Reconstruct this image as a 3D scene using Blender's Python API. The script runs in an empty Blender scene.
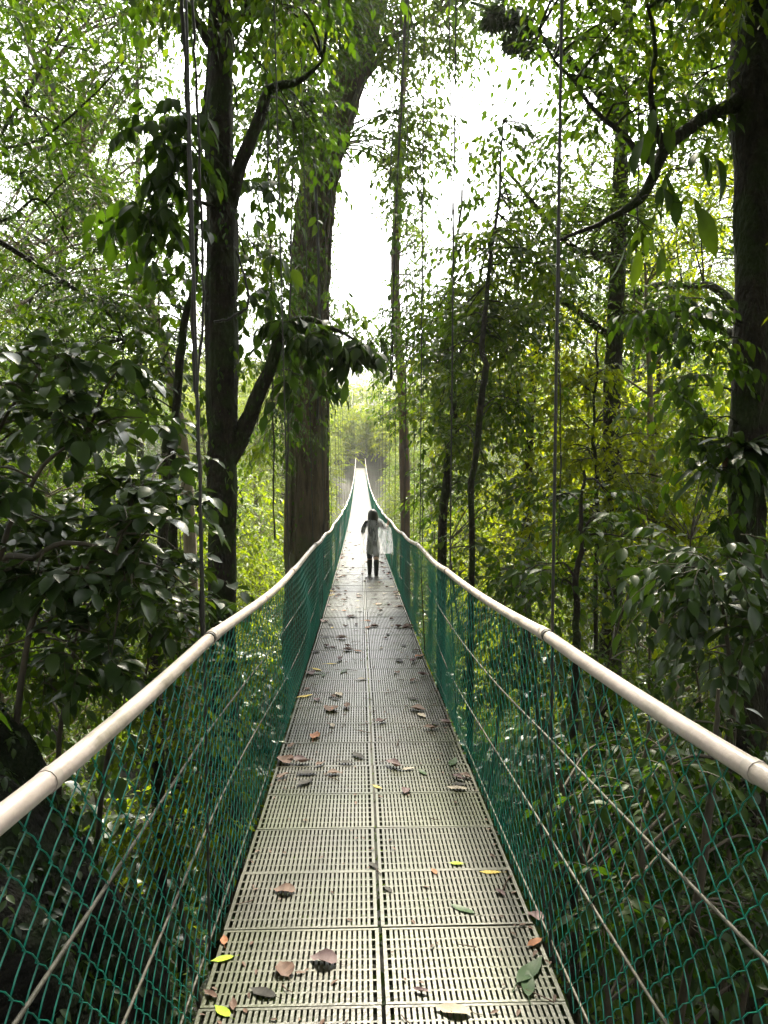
import bpy, math, random
import numpy as np
from mathutils import Vector, Matrix
random.seed(7)
rng = np.random.default_rng(7)
R = math.radians
sc = bpy.context.scene
COL = sc.collection

# ------------------------------------------------------------------ camera
FPX = 760.0
CAM = np.array([-0.075, 0.0, 1.65])
YAW, PITCH = math.atan(24/FPX), math.atan(50/FPX)     # right, down
cam_d = bpy.data.cameras.new('camera'); cam = bpy.data.objects.new('camera', cam_d); COL.objects.link(cam)
cam_d.sensor_fit = 'VERTICAL'; cam_d.sensor_height = 36; cam_d.lens = 36*FPX/1024
cam_d.clip_start = 0.05; cam_d.clip_end = 2000
cam.location = CAM; cam.rotation_euler = (R(90)-PITCH, 0, -YAW)
sc.camera = cam
CR = np.array(cam.rotation_euler.to_matrix())
def W(px, py, Y):
    """World point seen at a pixel, at forward depth Y."""
    d = CR @ np.array([(px-384)/FPX, -(py-512)/FPX, -1.0])
    return CAM + d*(Y/d[1])
def PX(p):
    q = CR.T @ (np.asarray(p, float)-CAM)
    return 384+FPX*q[0]/-q[2], 512-FPX*q[1]/-q[2]
def ppm(Y): return FPX/Y

# ------------------------------------------------------------------ mesh builder
class MB:
    def __init__(s): s.V=[]; s.Q=[]; s.T=[]; s.tq=[]; s.tt=[]; s.n=0
    def add(s, v, q=None, t=None, tint=0.5):
        v = np.asarray(v, np.float32).reshape(-1,3); s.V.append(v)
        if q is not None and len(q):
            q = np.asarray(q, np.int32).reshape(-1,4); s.Q.append(q+s.n)
            s.tq.append(np.broadcast_to(np.asarray(tint,np.float32), (len(q),)) if np.ndim(tint)==0 or len(tint)==len(q) else np.repeat(tint, len(q)//len(tint)))
        if t is not None and len(t):
            t = np.asarray(t, np.int32).reshape(-1,3); s.T.append(t+s.n); s.tt.append(np.full(len(t), np.mean(tint), np.float32))
        s.n += len(v)
    def mesh(s, name, mat, smooth=True, off=(0,0,0)):
        me = bpy.data.meshes.new(name)
        if s.n:
            V = np.concatenate(s.V) - np.asarray(off, np.float32)
            Q = np.concatenate(s.Q) if s.Q else np.zeros((0,4),np.int32)
            T = np.concatenate(s.T) if s.T else np.zeros((0,3),np.int32)
            loops = np.concatenate([Q.ravel(), T.ravel()])
            tot = np.concatenate([np.full(len(Q),4,np.int32), np.full(len(T),3,np.int32)])
            st = np.concatenate([[0], np.cumsum(tot)[:-1]]).astype(np.int32)
            me.vertices.add(len(V)); me.vertices.foreach_set('co', V.ravel())
            me.loops.add(len(loops)); me.loops.foreach_set('vertex_index', loops)
            me.polygons.add(len(tot)); me.polygons.foreach_set('loop_start', st); me.polygons.foreach_set('loop_total', tot)
            me.polygons.foreach_set('use_smooth', np.full(len(tot), smooth))
            a = me.attributes.new('tint', 'FLOAT', 'FACE')
            a.data.foreach_set('value', np.concatenate(s.tq+s.tt).astype(np.float32))
            me.update(calc_edges=True)
        me.materials.append(mat)
        return me
    def build(s, name, mat, parent=None, smooth=True, off=(0,0,0)):
        o = bpy.data.objects.new(name, s.mesh(name, mat, smooth, off)); COL.objects.link(o)
        if parent is not None: o.parent = parent
        return o

def tag(o, label=None, cat=None, group=None, kind=None):
    for k, v in (('label',label),('category',cat),('group',group),('kind',kind)):
        if v: o[k] = v
    return o
def empty(name, loc, label, cat, group=None, rz=0.0, s=1.0):
    o = bpy.data.objects.new(name, None); COL.objects.link(o)
    o.location = [float(v) for v in loc]; o.rotation_euler = (0,0,rz); o.scale = (s,s,s); o.empty_display_size = .2
    return tag(o, label, cat, group)
def dup(root, loc, rz=0.0, s=1.0, label=None, group=None):
    r = root.copy(); COL.objects.link(r); r.location = [float(v) for v in loc]; r.rotation_euler = (0,0,rz); r.scale = (s,s,s)
    if label: r['label'] = label
    if group: r['group'] = group
    for ch in list(root.children):
        c = ch.copy(); COL.objects.link(c); c.parent = r
        for g in ch.children:
            d = g.copy(); COL.objects.link(d); d.parent = c
    return r

def nrm(a): return a/np.maximum(np.linalg.norm(a, axis=-1, keepdims=True), 1e-9)
def spline(P, n):
    """Catmull-Rom through rows of P (any width), n samples."""
    P = np.asarray(P, float)
    if len(P) == 2:
        t = np.linspace(0,1,n)[:,None]; return P[0]*(1-t)+P[1]*t
    E = np.vstack([2*P[0]-P[1], P, 2*P[-1]-P[-2]])
    u = np.linspace(0, len(P)-1-1e-6, n); i = u.astype(int); t = (u-i)[:,None]
    a,b,c,d = E[i],E[i+1],E[i+2],E[i+3]
    return .5*((2*b)+(-a+c)*t+(2*a-5*b+4*c-d)*t**2+(-a+3*b-3*c+d)*t**3)
def tube(mb, P, r, sides=8, rough=0.0, tint=.5, cap=True, flute=0, phase=0):
    P = np.asarray(P, float); n = len(P); r = np.broadcast_to(np.asarray(r,float), (n,))
    T = nrm(np.gradient(P, axis=0))
    ref = np.array([1.,0,0]) if abs(T[0,0])<.9 else np.array([0,1.,0])
    u = np.zeros_like(P); u0 = nrm(np.cross(T[0], ref))
    for i in range(n):
        u0 = nrm(u0 - T[i]*np.dot(u0,T[i])); u[i] = u0
    w = np.cross(T,u)
    a = np.arange(sides)*2*math.pi/sides
    rr = np.repeat(r[:,None], sides, 1)
    if rough: rr = rr*(1+rng.normal(0,rough,rr.shape))
    if flute: rr = rr*(1+.09*np.sin(a*flute+phase)[None,:]+.05*np.sin(a*(flute*2+1)+np.linspace(0,3,n)[:,None]))
    V = P[:,None,:]+rr[...,None]*(np.cos(a)[None,:,None]*u[:,None,:]+np.sin(a)[None,:,None]*w[:,None,:])
    i = np.arange(n-1)[:,None]*sides; j = np.arange(sides)[None,:]; k = (j+1)%sides
    q = np.stack([i+j, i+k, i+sides+k, i+sides+j], -1).reshape(-1,4)
    mb.add(V.reshape(-1,3), q, tint=tint)
    if cap:
        for e,s in ((0,-1),(n-1,1)):
            ring = V[e]; c = ring.mean(0)
            idx = np.arange(sides); nx = (idx+1)%sides
            t = np.stack([idx, nx, np.full(sides,sides)],-1) if s>0 else np.stack([nx, idx, np.full(sides,sides)],-1)
            mb.add(np.vstack([ring,c]), t=t, tint=tint)
def box(mb, x0,x1,y0,y1,z0,z1, tint=.5):
    v = [(x,y,z) for z in (z0,z1) for y in (y0,y1) for x in (x0,x1)]
    mb.add(v, [(0,2,3,1),(4,5,7,6),(0,1,5,4),(1,3,7,5),(3,2,6,7),(2,0,4,6)], tint=tint)

# ------------------------------------------------------------------ leaves
def leaf_template(kind):
    """vertices (x across, y along, z up) and quads of one leaf of length 1."""
    if kind == 'lo':
        v = [(0,0,0),(-.20,.28,.05),(-.17,.62,.03),(0,1,-.10),(.17,.62,.03),(.20,.28,.05)]
        return np.array(v), np.array([(0,3,2,1),(0,5,4,3)])
    if kind == 'wide':
        ys = [0,.10,.3,.52,.74,.90,1.0]; ws = [.0,.25,.385,.37,.25,.08,.0]
    elif kind == 'round':
        ys = [0,.10,.28,.5,.72,.90,1.0]; ws = [.0,.17,.29,.32,.25,.09,.0]
    elif kind == 'strap':
        ys = [0,.15,.35,.55,.75,.9,1.0]; ws = [.03,.06,.075,.075,.06,.035,.0]
    elif kind == 'long':
        ys = [0,.12,.3,.5,.7,.88,1.0]; ws = [.0,.09,.155,.17,.135,.05,.0]
    else:
        ys = [0,.12,.3,.5,.7,.86,1.0]; ws = [.0,.13,.225,.235,.165,.055,.0]
    v=[]; q=[]
    for i,(y,w) in enumerate(zip(ys,ws)):
        zc = -.22*y*y if kind!='strap' else -.75*y*y
        wob = .012*math.sin(7*i)
        v += [(-w, y, zc+.30*w+wob),(0,y,zc),(w,y,zc+.30*w-wob)]
    for i in range(len(ys)-1):
        a=3*i; q += [(a,a+1,a+4,a+3),(a+1,a+2,a+5,a+4)]
    return np.array(v), np.array(q)
TPL = {k: leaf_template(k) for k in ('lo','wide','round','strap','long','oval')}
def add_leaves(mb, pos, axis, normal, size, kind='lo', tint=None):
    pos=np.asarray(pos); N=len(pos)
    axis=nrm(axis); side=nrm(np.cross(axis, normal)); n=np.cross(side, axis)
    tv,tq = TPL[kind]; size=np.broadcast_to(np.asarray(size,float),(N,))
    V = pos[:,None,:]+size[:,None,None]*(tv[None,:,0,None]*side[:,None,:]+tv[None,:,1,None]*axis[:,None,:]+tv[None,:,2,None]*n[:,None,:])
    q = (np.arange(N)[:,None,None]*len(tv)+tq[None]).reshape(-1,4)
    if tint is None: tint = np.full(N,.5)
    mb.add(V.reshape(-1,3), q, tint=np.repeat(np.asarray(tint,np.float32), len(tq)))
def sprays(mb, start, dirs, length, K, leaf, kind='lo', droop=.25, tint=None, jit=.28, twig=None, tr=.004, hang=.25):
    """Twigs with leaves set alternately to either side."""
    S=len(start); start=np.asarray(start); dirs=nrm(dirs); length=np.broadcast_to(np.asarray(length,float),(S,))
    down=np.array([0,0,-1.])
    t=((np.arange(K)+1)/K)[None,:,None]; L=length[:,None,None]
    pos=start[:,None,:]+dirs[:,None,:]*L*t+down*droop*L*t*t
    tan=nrm(dirs[:,None,:]+down*2*droop*t)
    side=nrm(np.cross(tan, np.array([0.02,0.01,1.])))
    sg=np.where(np.arange(K)%2==0,1.,-1.)[None,:,None]*np.ones((S,1,1)); sg[:,-1]=0
    ax=.5*tan+.8*sg*side+down*hang+rng.normal(0,jit,pos.shape)
    ax[:,-1]=tan[:,-1]+down*hang*.6
    nr=np.array([0,0,1.])+rng.normal(0,.38,pos.shape)
    sz=leaf*rng.uniform(.5,1.3,(S,K))*np.where(np.arange(K)==K-1,1.05,1.)[None]
    if tint is None: tint=np.full(S,.5)
    tn=np.clip(np.asarray(tint)[:,None]+rng.normal(0,.11,(S,K)),0,1)
    add_leaves(mb, pos.reshape(-1,3), ax.reshape(-1,3), nr.reshape(-1,3), sz.ravel(), kind, tn.ravel())
    if twig is not None:
        for s in range(S): 
            tt=np.linspace(0,1,5)[:,None]
            tube(twig, start[s]+dirs[s]*length[s]*tt+down*droop*length[s]*tt*tt, np.linspace(tr,tr*.4,5), 3, cap=False)
def foliage(mb, clumps, n_spray, K, leaf, kind='lo', spray_len=.6, droop=.25, base=.5, var=.15, flat=.7, twig=None, tr=.004, hang=.25, jit=.28):
    """clumps: rows x,y,z,r. Sprays start near a clump's middle and reach out to its rim."""
    C=np.asarray(clumps,float)
    if len(C)==0: return
    ns=np.maximum(3,(n_spray*np.ones(len(C))).astype(int))
    idx=np.repeat(np.arange(len(C)), ns); S=len(idx)
    d=nrm(rng.normal(0,1,(S,3))*np.array([1,1,flat])); r=C[idx,3]
    f=rng.uniform(.05,.75,S)
    start=C[idx,:3]+d*(r*f)[:,None]*np.array([1,1,flat])
    dirs=nrm(d+rng.normal(0,.35,(S,3)))*np.array([1,1,.75])
    ct=np.clip(base+rng.normal(0,var,len(C)),0,1)
    sprays(mb,start,dirs,np.minimum(spray_len*rng.uniform(.6,1.2,S), 1.3*r),K,leaf,kind,droop,ct[idx],jit,twig,tr,hang)

# ------------------------------------------------------------------ materials
def new_mat(name):
    m=bpy.data.materials.new(name); m.use_nodes=True; nt=m.node_tree; nt.nodes.clear()
    out=nt.nodes.new('ShaderNodeOutputMaterial'); return m,nt,out
def N(nt,t,**k):
    n=nt.nodes.new(t)
    for a,b in k.items(): setattr(n,a,b)
    return n
def ramp(nt, stops):
    r=N(nt,'ShaderNodeValToRGB'); e=r.color_ramp.elements
    while len(e)<len(stops): e.new(.5)
    for x,(p,c) in zip(e,stops): x.position=p; x.color=(*c,1)
    return r
def leaf_mat(name, stops, rough=.38, trans=.42, tcol=(1.8,1.8,.55), spec=.5):
    m,nt,out=new_mat(name)
    at=N(nt,'ShaderNodeAttribute',attribute_name='tint'); cr=ramp(nt,stops); nt.links.new(at.outputs['Fac'],cr.inputs[0])
    geo=N(nt,'ShaderNodeTexCoord'); nz=N(nt,'ShaderNodeTexNoise'); nz.inputs['Scale'].default_value=22; nz.inputs['Detail'].default_value=2
    nt.links.new(geo.outputs['Object'],nz.inputs['Vector'])
    mr=N(nt,'ShaderNodeMapRange'); mr.inputs[3].default_value=.72; mr.inputs[4].default_value=1.25; nt.links.new(nz.outputs['Fac'],mr.inputs[0])
    mx=N(nt,'ShaderNodeMix',data_type='RGBA',blend_type='MULTIPLY'); mx.inputs[0].default_value=1
    nt.links.new(cr.outputs[0],mx.inputs[6]); nt.links.new(mr.outputs[0],mx.inputs[7])
    p=N(nt,'ShaderNodeBsdfPrincipled'); nt.links.new(mx.outputs[2],p.inputs['Base Color'])
    p.inputs['Roughness'].default_value=rough; p.inputs['Specular IOR Level'].default_value=spec
    tc=N(nt,'ShaderNodeMix',data_type='RGBA',blend_type='MULTIPLY'); tc.inputs[0].default_value=1; tc.inputs[7].default_value=(*tcol,1)
    nt.links.new(mx.outputs[2],tc.inputs[6])
    tr=N(nt,'ShaderNodeBsdfTranslucent'); nt.links.new(tc.outputs[2],tr.inputs['Color'])
    ms=N(nt,'ShaderNodeMixShader'); ms.inputs[0].default_value=trans
    nt.links.new(p.outputs[0],ms.inputs[1]); nt.links.new(tr.outputs[0],ms.inputs[2]); nt.links.new(ms.outputs[0],out.inputs[0])
    return m
def surf_mat(name, c1, c2, scale=6., rough=(.5,.8), detail=5, stretch=(1,1,1), bump=0., bscale=None, spec=.5, metal=0., lo=.35, hi=.65, c3=None, c3scale=1.2, c3lo=.5, c3hi=.62, world=False):
    m,nt,out=new_mat(name)
    tc=N(nt,'ShaderNodeTexCoord'); mp=N(nt,'ShaderNodeMapping'); mp.inputs['Scale'].default_value=stretch
    co=N(nt,'ShaderNodeNewGeometry').outputs['Position'] if world else tc.outputs['Object']
    nt.links.new(co,mp.inputs[0])
    nz=N(nt,'ShaderNodeTexNoise'); nz.inputs['Scale'].default_value=scale; nz.inputs['Detail'].default_value=detail; nz.inputs['Roughness'].default_value=.65
    nt.links.new(mp.outputs[0],nz.inputs['Vector'])
    cr=ramp(nt,[(lo,c1),(hi,c2)]); nt.links.new(nz.outputs['Fac'],cr.inputs[0]); colr=cr.outputs[0]
    if c3 is not None:
        n3=N(nt,'ShaderNodeTexNoise'); n3.inputs['Scale'].default_value=c3scale; n3.inputs['Detail'].default_value=6; nt.links.new(co,n3.inputs['Vector'])
        mr=N(nt,'ShaderNodeMapRange'); mr.inputs[1].default_value=c3lo; mr.inputs[2].default_value=c3hi; nt.links.new(n3.outputs['Fac'],mr.inputs[0])
        mx=N(nt,'ShaderNodeMix',data_type='RGBA'); nt.links.new(mr.outputs[0],mx.inputs[0]); nt.links.new(colr,mx.inputs[6]); mx.inputs[7].default_value=(*c3,1); colr=mx.outputs[2]
    if world:
        oi=N(nt,'ShaderNodeObjectInfo'); mo=N(nt,'ShaderNodeMapRange'); mo.inputs[3].default_value=.72; mo.inputs[4].default_value=1.15; nt.links.new(oi.outputs['Random'],mo.inputs[0])
        mv=N(nt,'ShaderNodeMix',data_type='RGBA',blend_type='MULTIPLY'); mv.inputs[0].default_value=1; nt.links.new(colr,mv.inputs[6]); nt.links.new(mo.outputs[0],mv.inputs[7]); colr=mv.outputs[2]
    p=N(nt,'ShaderNodeBsdfPrincipled'); nt.links.new(colr,p.inputs['Base Color'])
    mr=N(nt,'ShaderNodeMapRange'); mr.inputs[3].default_value=rough[0]; mr.inputs[4].default_value=rough[1]; nt.links.new(nz.outputs['Fac'],mr.inputs[0]); nt.links.new(mr.outputs[0],p.inputs['Roughness'])
    p.inputs['Specular IOR Level'].default_value=spec; p.inputs['Metallic'].default_value=metal
    if bump:
        nb=nz
        if bscale:
            nb=N(nt,'ShaderNodeTexNoise'); nb.inputs['Scale'].default_value=bscale; nb.inputs['Detail'].default_value=4; nt.links.new(mp.outputs[0],nb.inputs['Vector'])
        b=N(nt,'ShaderNodeBump'); b.inputs['Strength'].default_value=bump; b.inputs['Distance'].default_value=.08
        nt.links.new(nb.outputs['Fac'],b.inputs['Height']); nt.links.new(b.outputs[0],p.inputs['Normal'])
    nt.links.new(p.outputs[0],out.inputs[0]); return m

GREEN=[(0,(.016,.036,.007)),(.45,(.038,.078,.009)),(.75,(.075,.120,.012)),(1,(.105,.145,.014))]
LIME =[(0,(.050,.085,.008)),(.5,(.105,.145,.010)),(1,(.15,.18,.014))]
DARK =[(0,(.012,.026,.009)),(.5,(.028,.056,.012)),(1,(.060,.100,.016))]
M={}
M['leaf']=leaf_mat('leaf_green',GREEN,rough=.45,spec=.26,trans=.46,tcol=(1.75,1.75,.40))
M['leaf_lime']=leaf_mat('leaf_lime',LIME,rough=.5,spec=.2,trans=.54,tcol=(1.9,1.8,.35))
M['leaf_dark']=leaf_mat('leaf_dark_glossy',DARK,rough=.34,trans=.25,spec=.45)
M['leaf_far']=leaf_mat('leaf_far',LIME,rough=.7,trans=.52,spec=.1,tcol=(1.9,1.8,.35))
M['bark_dark']=surf_mat('bark_dark',(.012,.010,.007),(.036,.029,.020),9,(.7,.95),7,(1,1,.45),1.0,24,c3=(.024,.036,.009),c3scale=3,c3lo=.45,c3hi=.6,spec=.25)
M['bark_big']=surf_mat('bark_big',(.035,.026,.016),(.095,.070,.042),5,(.75,.95),8,(1.6,1.6,.28),1.0,16,spec=.25,c3=(.055,.075,.022),c3scale=.9,c3lo=.48,c3hi=.7)
M['bark_pale']=surf_mat('bark_pale',(.12,.09,.065),(.26,.20,.15),7,(.7,.9),5,(1,1,.3),.5)
M['bark_red']=surf_mat('bark_red',(.035,.022,.014),(.09,.052,.032),6,(.7,.9),5,(1,1,.25),.6)
M['twig']=surf_mat('twig',(.030,.024,.015),(.07,.055,.03),12,(.6,.85))
M['vine']=surf_mat('liana',(.010,.008,.006),(.032,.026,.019),14,(.55,.8),4,(1,1,.4),.4)
M['moss']=surf_mat('moss',(.012,.018,.008),(.045,.055,.018),16,(.8,1),5,(1,1,1),.8)
M['soil']=surf_mat('soil',(.006,.005,.003),(.020,.017,.010),1.5,(.8,1),8,(1,1,1),.9,c3=(.012,.020,.006),c3scale=.6)
M['rock']=surf_mat('rock',(.004,.004,.003),(.016,.014,.010),5,(.7,.95),8,(1,1,1),1.0,18,spec=.2,c3=(.009,.016,.004),c3scale=2.5,c3lo=.45,c3hi=.6)
M['grate']=surf_mat('grating_resin',(.015,.016,.006),(.052,.051,.032),2.4,(.26,.46),6,(1,1,1),.05,60,c3=(.022,.030,.004),c3scale=2.2,c3lo=.38,c3hi=.60,spec=.38,world=True)
M['pipe']=surf_mat('rail_pipe',(.47,.39,.35),(.62,.535,.495),2.5,(.30,.5),8,(1,1,1),.08,30,c3=(.17,.15,.10),c3scale=5,c3lo=.50,c3hi=.78)
M['band']=surf_mat('rail_band',(.30,.26,.23),(.46,.40,.36),20,(.35,.5))
M['gap']=surf_mat('rail_joint',(.02,.018,.016),(.05,.045,.04),20,(.5,.7))
M['wire']=surf_mat('fence_wire',(.0,.165,.11),(.008,.29,.20),5,(.28,.42),spec=.6)
M['cable']=surf_mat('steel_cable',(.05,.047,.038),(.14,.13,.105),40,(.5,.7),spec=.3)
M['rope']=surf_mat('suspender',(.010,.010,.007),(.028,.026,.02),30,(.45,.7))
M['skin']=surf_mat('skin',(.42,.25,.18),(.5,.31,.23),8,(.45,.6))
M['cloth']=surf_mat('dark_cloth',(.018,.018,.024),(.05,.05,.06),9,(.7,.9))
M['hair']=surf_mat('hair',(.008,.006,.005),(.022,.016,.013),30,(.35,.55),4,(1,1,.2))
M['boot']=surf_mat('boot',(.008,.008,.010),(.02,.02,.024),12,(.25,.4))

# ------------------------------------------------------------------ ground
def ground_z(x,y):
    x=np.asarray(x,float); y=np.asarray(y,float)
    b=-8.5+9.4*((y-40)/52)**2
    b=np.where(y>92, .9+.18*(y-92), b); b=np.where(y<-12, -8.5+9.4*1.0+.1*(-12-y), b)
    b=b+13*(1-np.exp(-(np.abs(x)/42)**2))*np.where(y>92,.4,1)
    return b+.5*np.sin(x*.35+1)*np.sin(y*.27)+.22*np.sin(x*1.1+y*.7)+.12*np.sin(x*2.3-y*1.9)
xs=np.concatenate([np.linspace(-230,-90,14),np.linspace(-85,-14,40),np.linspace(-13,13,66),np.linspace(14,85,40),np.linspace(90,230,14)])
ys=np.concatenate([np.linspace(-130,-40,10),np.linspace(-35,30,130),np.linspace(31,150,80),np.linspace(160,300,14)])
GX,GY=np.meshgrid(xs,ys)
GZ=np.minimum(ground_z(GX,GY),40)
mb=MB(); nx=len(xs); ny=len(ys)
i=np.arange(ny-1)[:,None]*nx; j=np.arange(nx-1)[None,:]
mb.add(np.stack([GX,GY,GZ],-1).reshape(-1,3), np.stack([i+j,i+j+1,i+nx+j+1,i+nx+j],-1).reshape(-1,4))
tag(mb.build('ground',M['soil']), kind='structure')

mb=MB(); nu,nv=72,48; V=[]
for a in range(nv+1):
    t=math.pi*a/nv
    for b_ in range(nu):
        p=2*math.pi*b_/nu; d=np.array([math.sin(t)*math.cos(p),math.sin(t)*math.sin(p),math.cos(t)])
        k=1+.05*math.sin(19*d[2]+11*d[0])*math.sin(15*d[1])+.10*math.sin(3*d[0]*2+1)*math.sin(2.4*d[1]*2)+.07*math.sin(7*d[2]+4*d[0])+.04*math.sin(13*d[1]+9*d[2])+.02*math.sin(25*d[0]+17*d[2])
        V.append(np.array([-2.55,3.75,-2.4])+d*np.array([1.45,1.75,2.45])*k)
q=[(a*nu+b_,(a+1)*nu+b_,(a+1)*nu+(b_+1)%nu,a*nu+(b_+1)%nu) for a in range(nv) for b_ in range(nu)]
mb.add(V,q); ROCK=mb
# ------------------------------------------------------------------ the bridge
def deck_z(y): return -.058*y+.00075*y*y
def deck_n(y):
    s=-.058+.0015*y; return np.array([0,-s,1])/math.hypot(1,s), np.array([0,1,s])/math.hypot(1,s)
HW=.615; Y0,Y1=-4.0,91.0; PL=.456
bridge=empty('suspension_bridge',(0,0,0),'long sagging suspension footbridge with slotted deck, green wire mesh sides and pale handrails','footbridge')
def panel_mesh(n_bars, detail=True):
    b=MB(); L=PL-.006; t=.022
    # rim and centre seam
    half=HW-.012
    for sx in (-1,1):
        a0,a1=(.007,half) if sx>0 else (-half,-.007)
        box(b,a0,a1,0,.012,-t,0); box(b,a0,a1,L-.012,L,-t,0)
        box(b,a0,a0+.014,.012,L-.012,-t,0); box(b,a1-.014,a1,.012,L-.012,-t,0)
        xs_=np.linspace(a0+.014,a1-.014,n_bars+1); 
        for k in range(n_bars-1):
            x=xs_[k+1]; box(b,x-.0058,x+.0058,.012,L-.012,-t,-.001)
        ny_=7
        for k in range(1,ny_):
            y=.012+(L-.024)*k/ny_; box(b,a0+.014,a1-.014,y-.0045,y+.0045,-t+.002,-.0032)
    return b.mesh('grating_panel',M['grate'],smooth=False)
pm=panel_mesh(29)
def panel_matrix(y):
    n,t=deck_n(y+PL/2); m=Matrix(((1,0,0,0),(0,t[1],n[1],y),(0,t[2],n[2],deck_z(y)),(0,0,0,1))); return m
ystart=2.85-PL*15
rows=int((Y1-ystart)/PL); far=MB()
pv=np.array([v.co for v in pm.vertices]); pq=np.array([list(p.vertices) for p in pm.polygons])
k_first=next(k for k in range(rows) if ystart+k*PL>1.2)
for k in range(rows):
    y=ystart+k*PL; m=panel_matrix(y)
    j=random.uniform(-.003,.003)
    if k_first<=k<k_first+96:
        o=bpy.data.objects.new('grating_panel',pm); COL.objects.link(o); o.parent=bridge
        o.matrix_local=m@Matrix.Translation((j,0,random.uniform(-.0025,.0025)))@Matrix.Rotation(random.uniform(-.003,.003),4,'Y')
    else:
        A=np.array(m); far.add(pv@A[:3,:3].T+A[:3,3], pq)
o=far.build('grating_panels',M['grate'],bridge,smooth=False); o['kind']='stuff'
# rails
SP=2.75; HY0=2.72                         # suspender spacing, first one in view
def lat(y,s):                              # the rails lean in a little away from the camera
    e=math.exp(-max(y+1.5,0)/2.6)
    return s*(.535+(.40 if s>0 else .30)*e*.9) if s>0 else s*(.555+.26*e)
def rail_h(y): 
    u=((y-HY0)/SP)%1.0
    return 1.168-.030*math.sin(math.pi*u)**1+.012*math.sin(y*.9)
def rail_pt(y,s):
    u=((y-HY0)/SP)%1.0
    return np.array([lat(y,s)+s*.012*math.sin(math.pi*u)+.01*math.sin(y*1.7+s), y, deck_z(y)+rail_h(y)])
yy=np.arange(Y0,Y1,.22)
hang_y=np.arange(HY0-2*SP,Y1-1,SP)
def main_cable(y,s): return np.array([.585+.0012*abs(y-40) if s>0 else -(.66+.003*abs(y-40)), y, 5.4+7.2*((y-45)/45)**2])
for s in (-1,1):
    b=MB(); P=np.array([rail_pt(y,s) for y in yy]); tube(b,P,.0215,12); rail=b.build('handrail',M['pipe'],bridge)
    b=MB(); g=MB()
    for y in np.arange(HY0-2*SP-1.35,Y1-1,SP/2):
        p0,p1=rail_pt(y-.014,s),rail_pt(y+.014,s); b=MB(); tube(b,[p0,p1],.0234,12); b.build('pipe_band',M['band'],rail)
    for y in hang_y:
        p0,p1=rail_pt(y-.045,s),rail_pt(y-.028,s); b=MB(); tube(b,[p0,p1],.0228,12); b.build('pipe_joint',M['gap'],rail)
        p0,p1=rail_pt(y-.022,s),rail_pt(y+.085,s); b=MB(); tube(b,[p0,.5*(p0+p1),p1],.0240,12); b.build('pipe_sleeve',M['pipe'],rail)
    # chain-link side: interlocked zigzag strands
    a=.026; rows_z=23; strands=int((Y1-Y0)/(2*a)); V=[]; 
    i=np.arange(strands)[:,None]; jx=np.arange(rows_z)[None,:]
    y=Y0+i*2*a+a*np.where((i+jx)%2==0,1.,-1.)*1.04+rng.normal(0,.0022,(strands,rows_z))
    h=jx/(rows_z-1)*np.ones_like(y)
    top=np.array([rail_pt(v,s)for v in y.ravel()]).reshape(*y.shape,3); 
    base=np.stack([np.full_like(y,s*(HW+.012)),y,deck_z(y)-.03],-1)
    bow=.035*np.sin(h*math.pi)*np.sin(y*.8+s)+.02*np.sin(y*3.1+h*5)*np.sin(h*math.pi)
    P=base*(1-h[...,None])+top*h[...,None]; P[...,0]+=s*bow+np.where(jx%2==0,.0022,-.0022)*np.where(i%2==0,1,-1)
    P[...,2]-=.012*np.sin(math.pi*h)*0
    # mid points make each strand curve between its knots
    Mid=.5*(P[:,1:]+P[:,:-1]); Mid[...,1]+=.0065*np.where((i+jx[:,:-1])%2==0,1,-1)
    F=np.empty((strands,2*rows_z-1,3)); F[:,0::2]=P; F[:,1::2]=Mid
    n=F.shape[1]; rw=.0019
    offs=np.array([(0,rw*1.0,0),(rw*.9,-rw*.6,0),(-rw*.9,-rw*.6,0)])
    V=(F[:,:,None,:]+offs[None,None]).reshape(-1,3)
    si=np.arange(strands)[:,None,None]*n*3; ri=np.arange(n-1)[None,:,None]*3; ci=np.arange(3)[None,None,:]; cn=(ci+1)%3
    q=np.stack([si+ri+ci,si+ri+cn,si+ri+3+cn,si+ri+3+ci],-1).reshape(-1,4)
    b=MB(); b.add(V,q); b.build('mesh_fence',M['wire'],bridge)
    for hh,rr in ((.04,.0045),(.36,.0045),(.68,.0045)):
        b=MB(); pts=[]
        for y in yy:
            t=rail_pt(y,s); bs=np.array([s*(HW+.012),y,deck_z(y)-.03]); p=bs*(1-hh)+t*hh; p[0]+=s*(.012+.035*math.sin(hh*math.pi)*math.sin(y*.8+s)); p[2]+=.012*math.sin(y*1.3+hh*9); pts.append(p)
        tube(b,pts,rr,6); b.build('fence_cable',M['cable'],bridge)
    b=MB(); pts=[np.array([s*.52,y,deck_z(y)-.045]) for y in yy]; tube(b,pts,.012,6); b.build('deck_cable',M['rope'],bridge)
    b=MB(); pts=[main_cable(y,s) for y in np.arange(-14,96,1.)]; tube(b,pts,.011,6); b.build('main_cable',M['rope'],bridge)
    for y in hang_y:
        p=rail_pt(y,s); q=main_cable(y,s); b=MB(); lo=np.array([s*(HW+.02),y,deck_z(y)-.05])
        tube(b,[lo,p+np.array([s*.026,0,0]),q],.0052 if s<0 else .006,6); b.build('suspender_rope',M['rope'],bridge)

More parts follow.
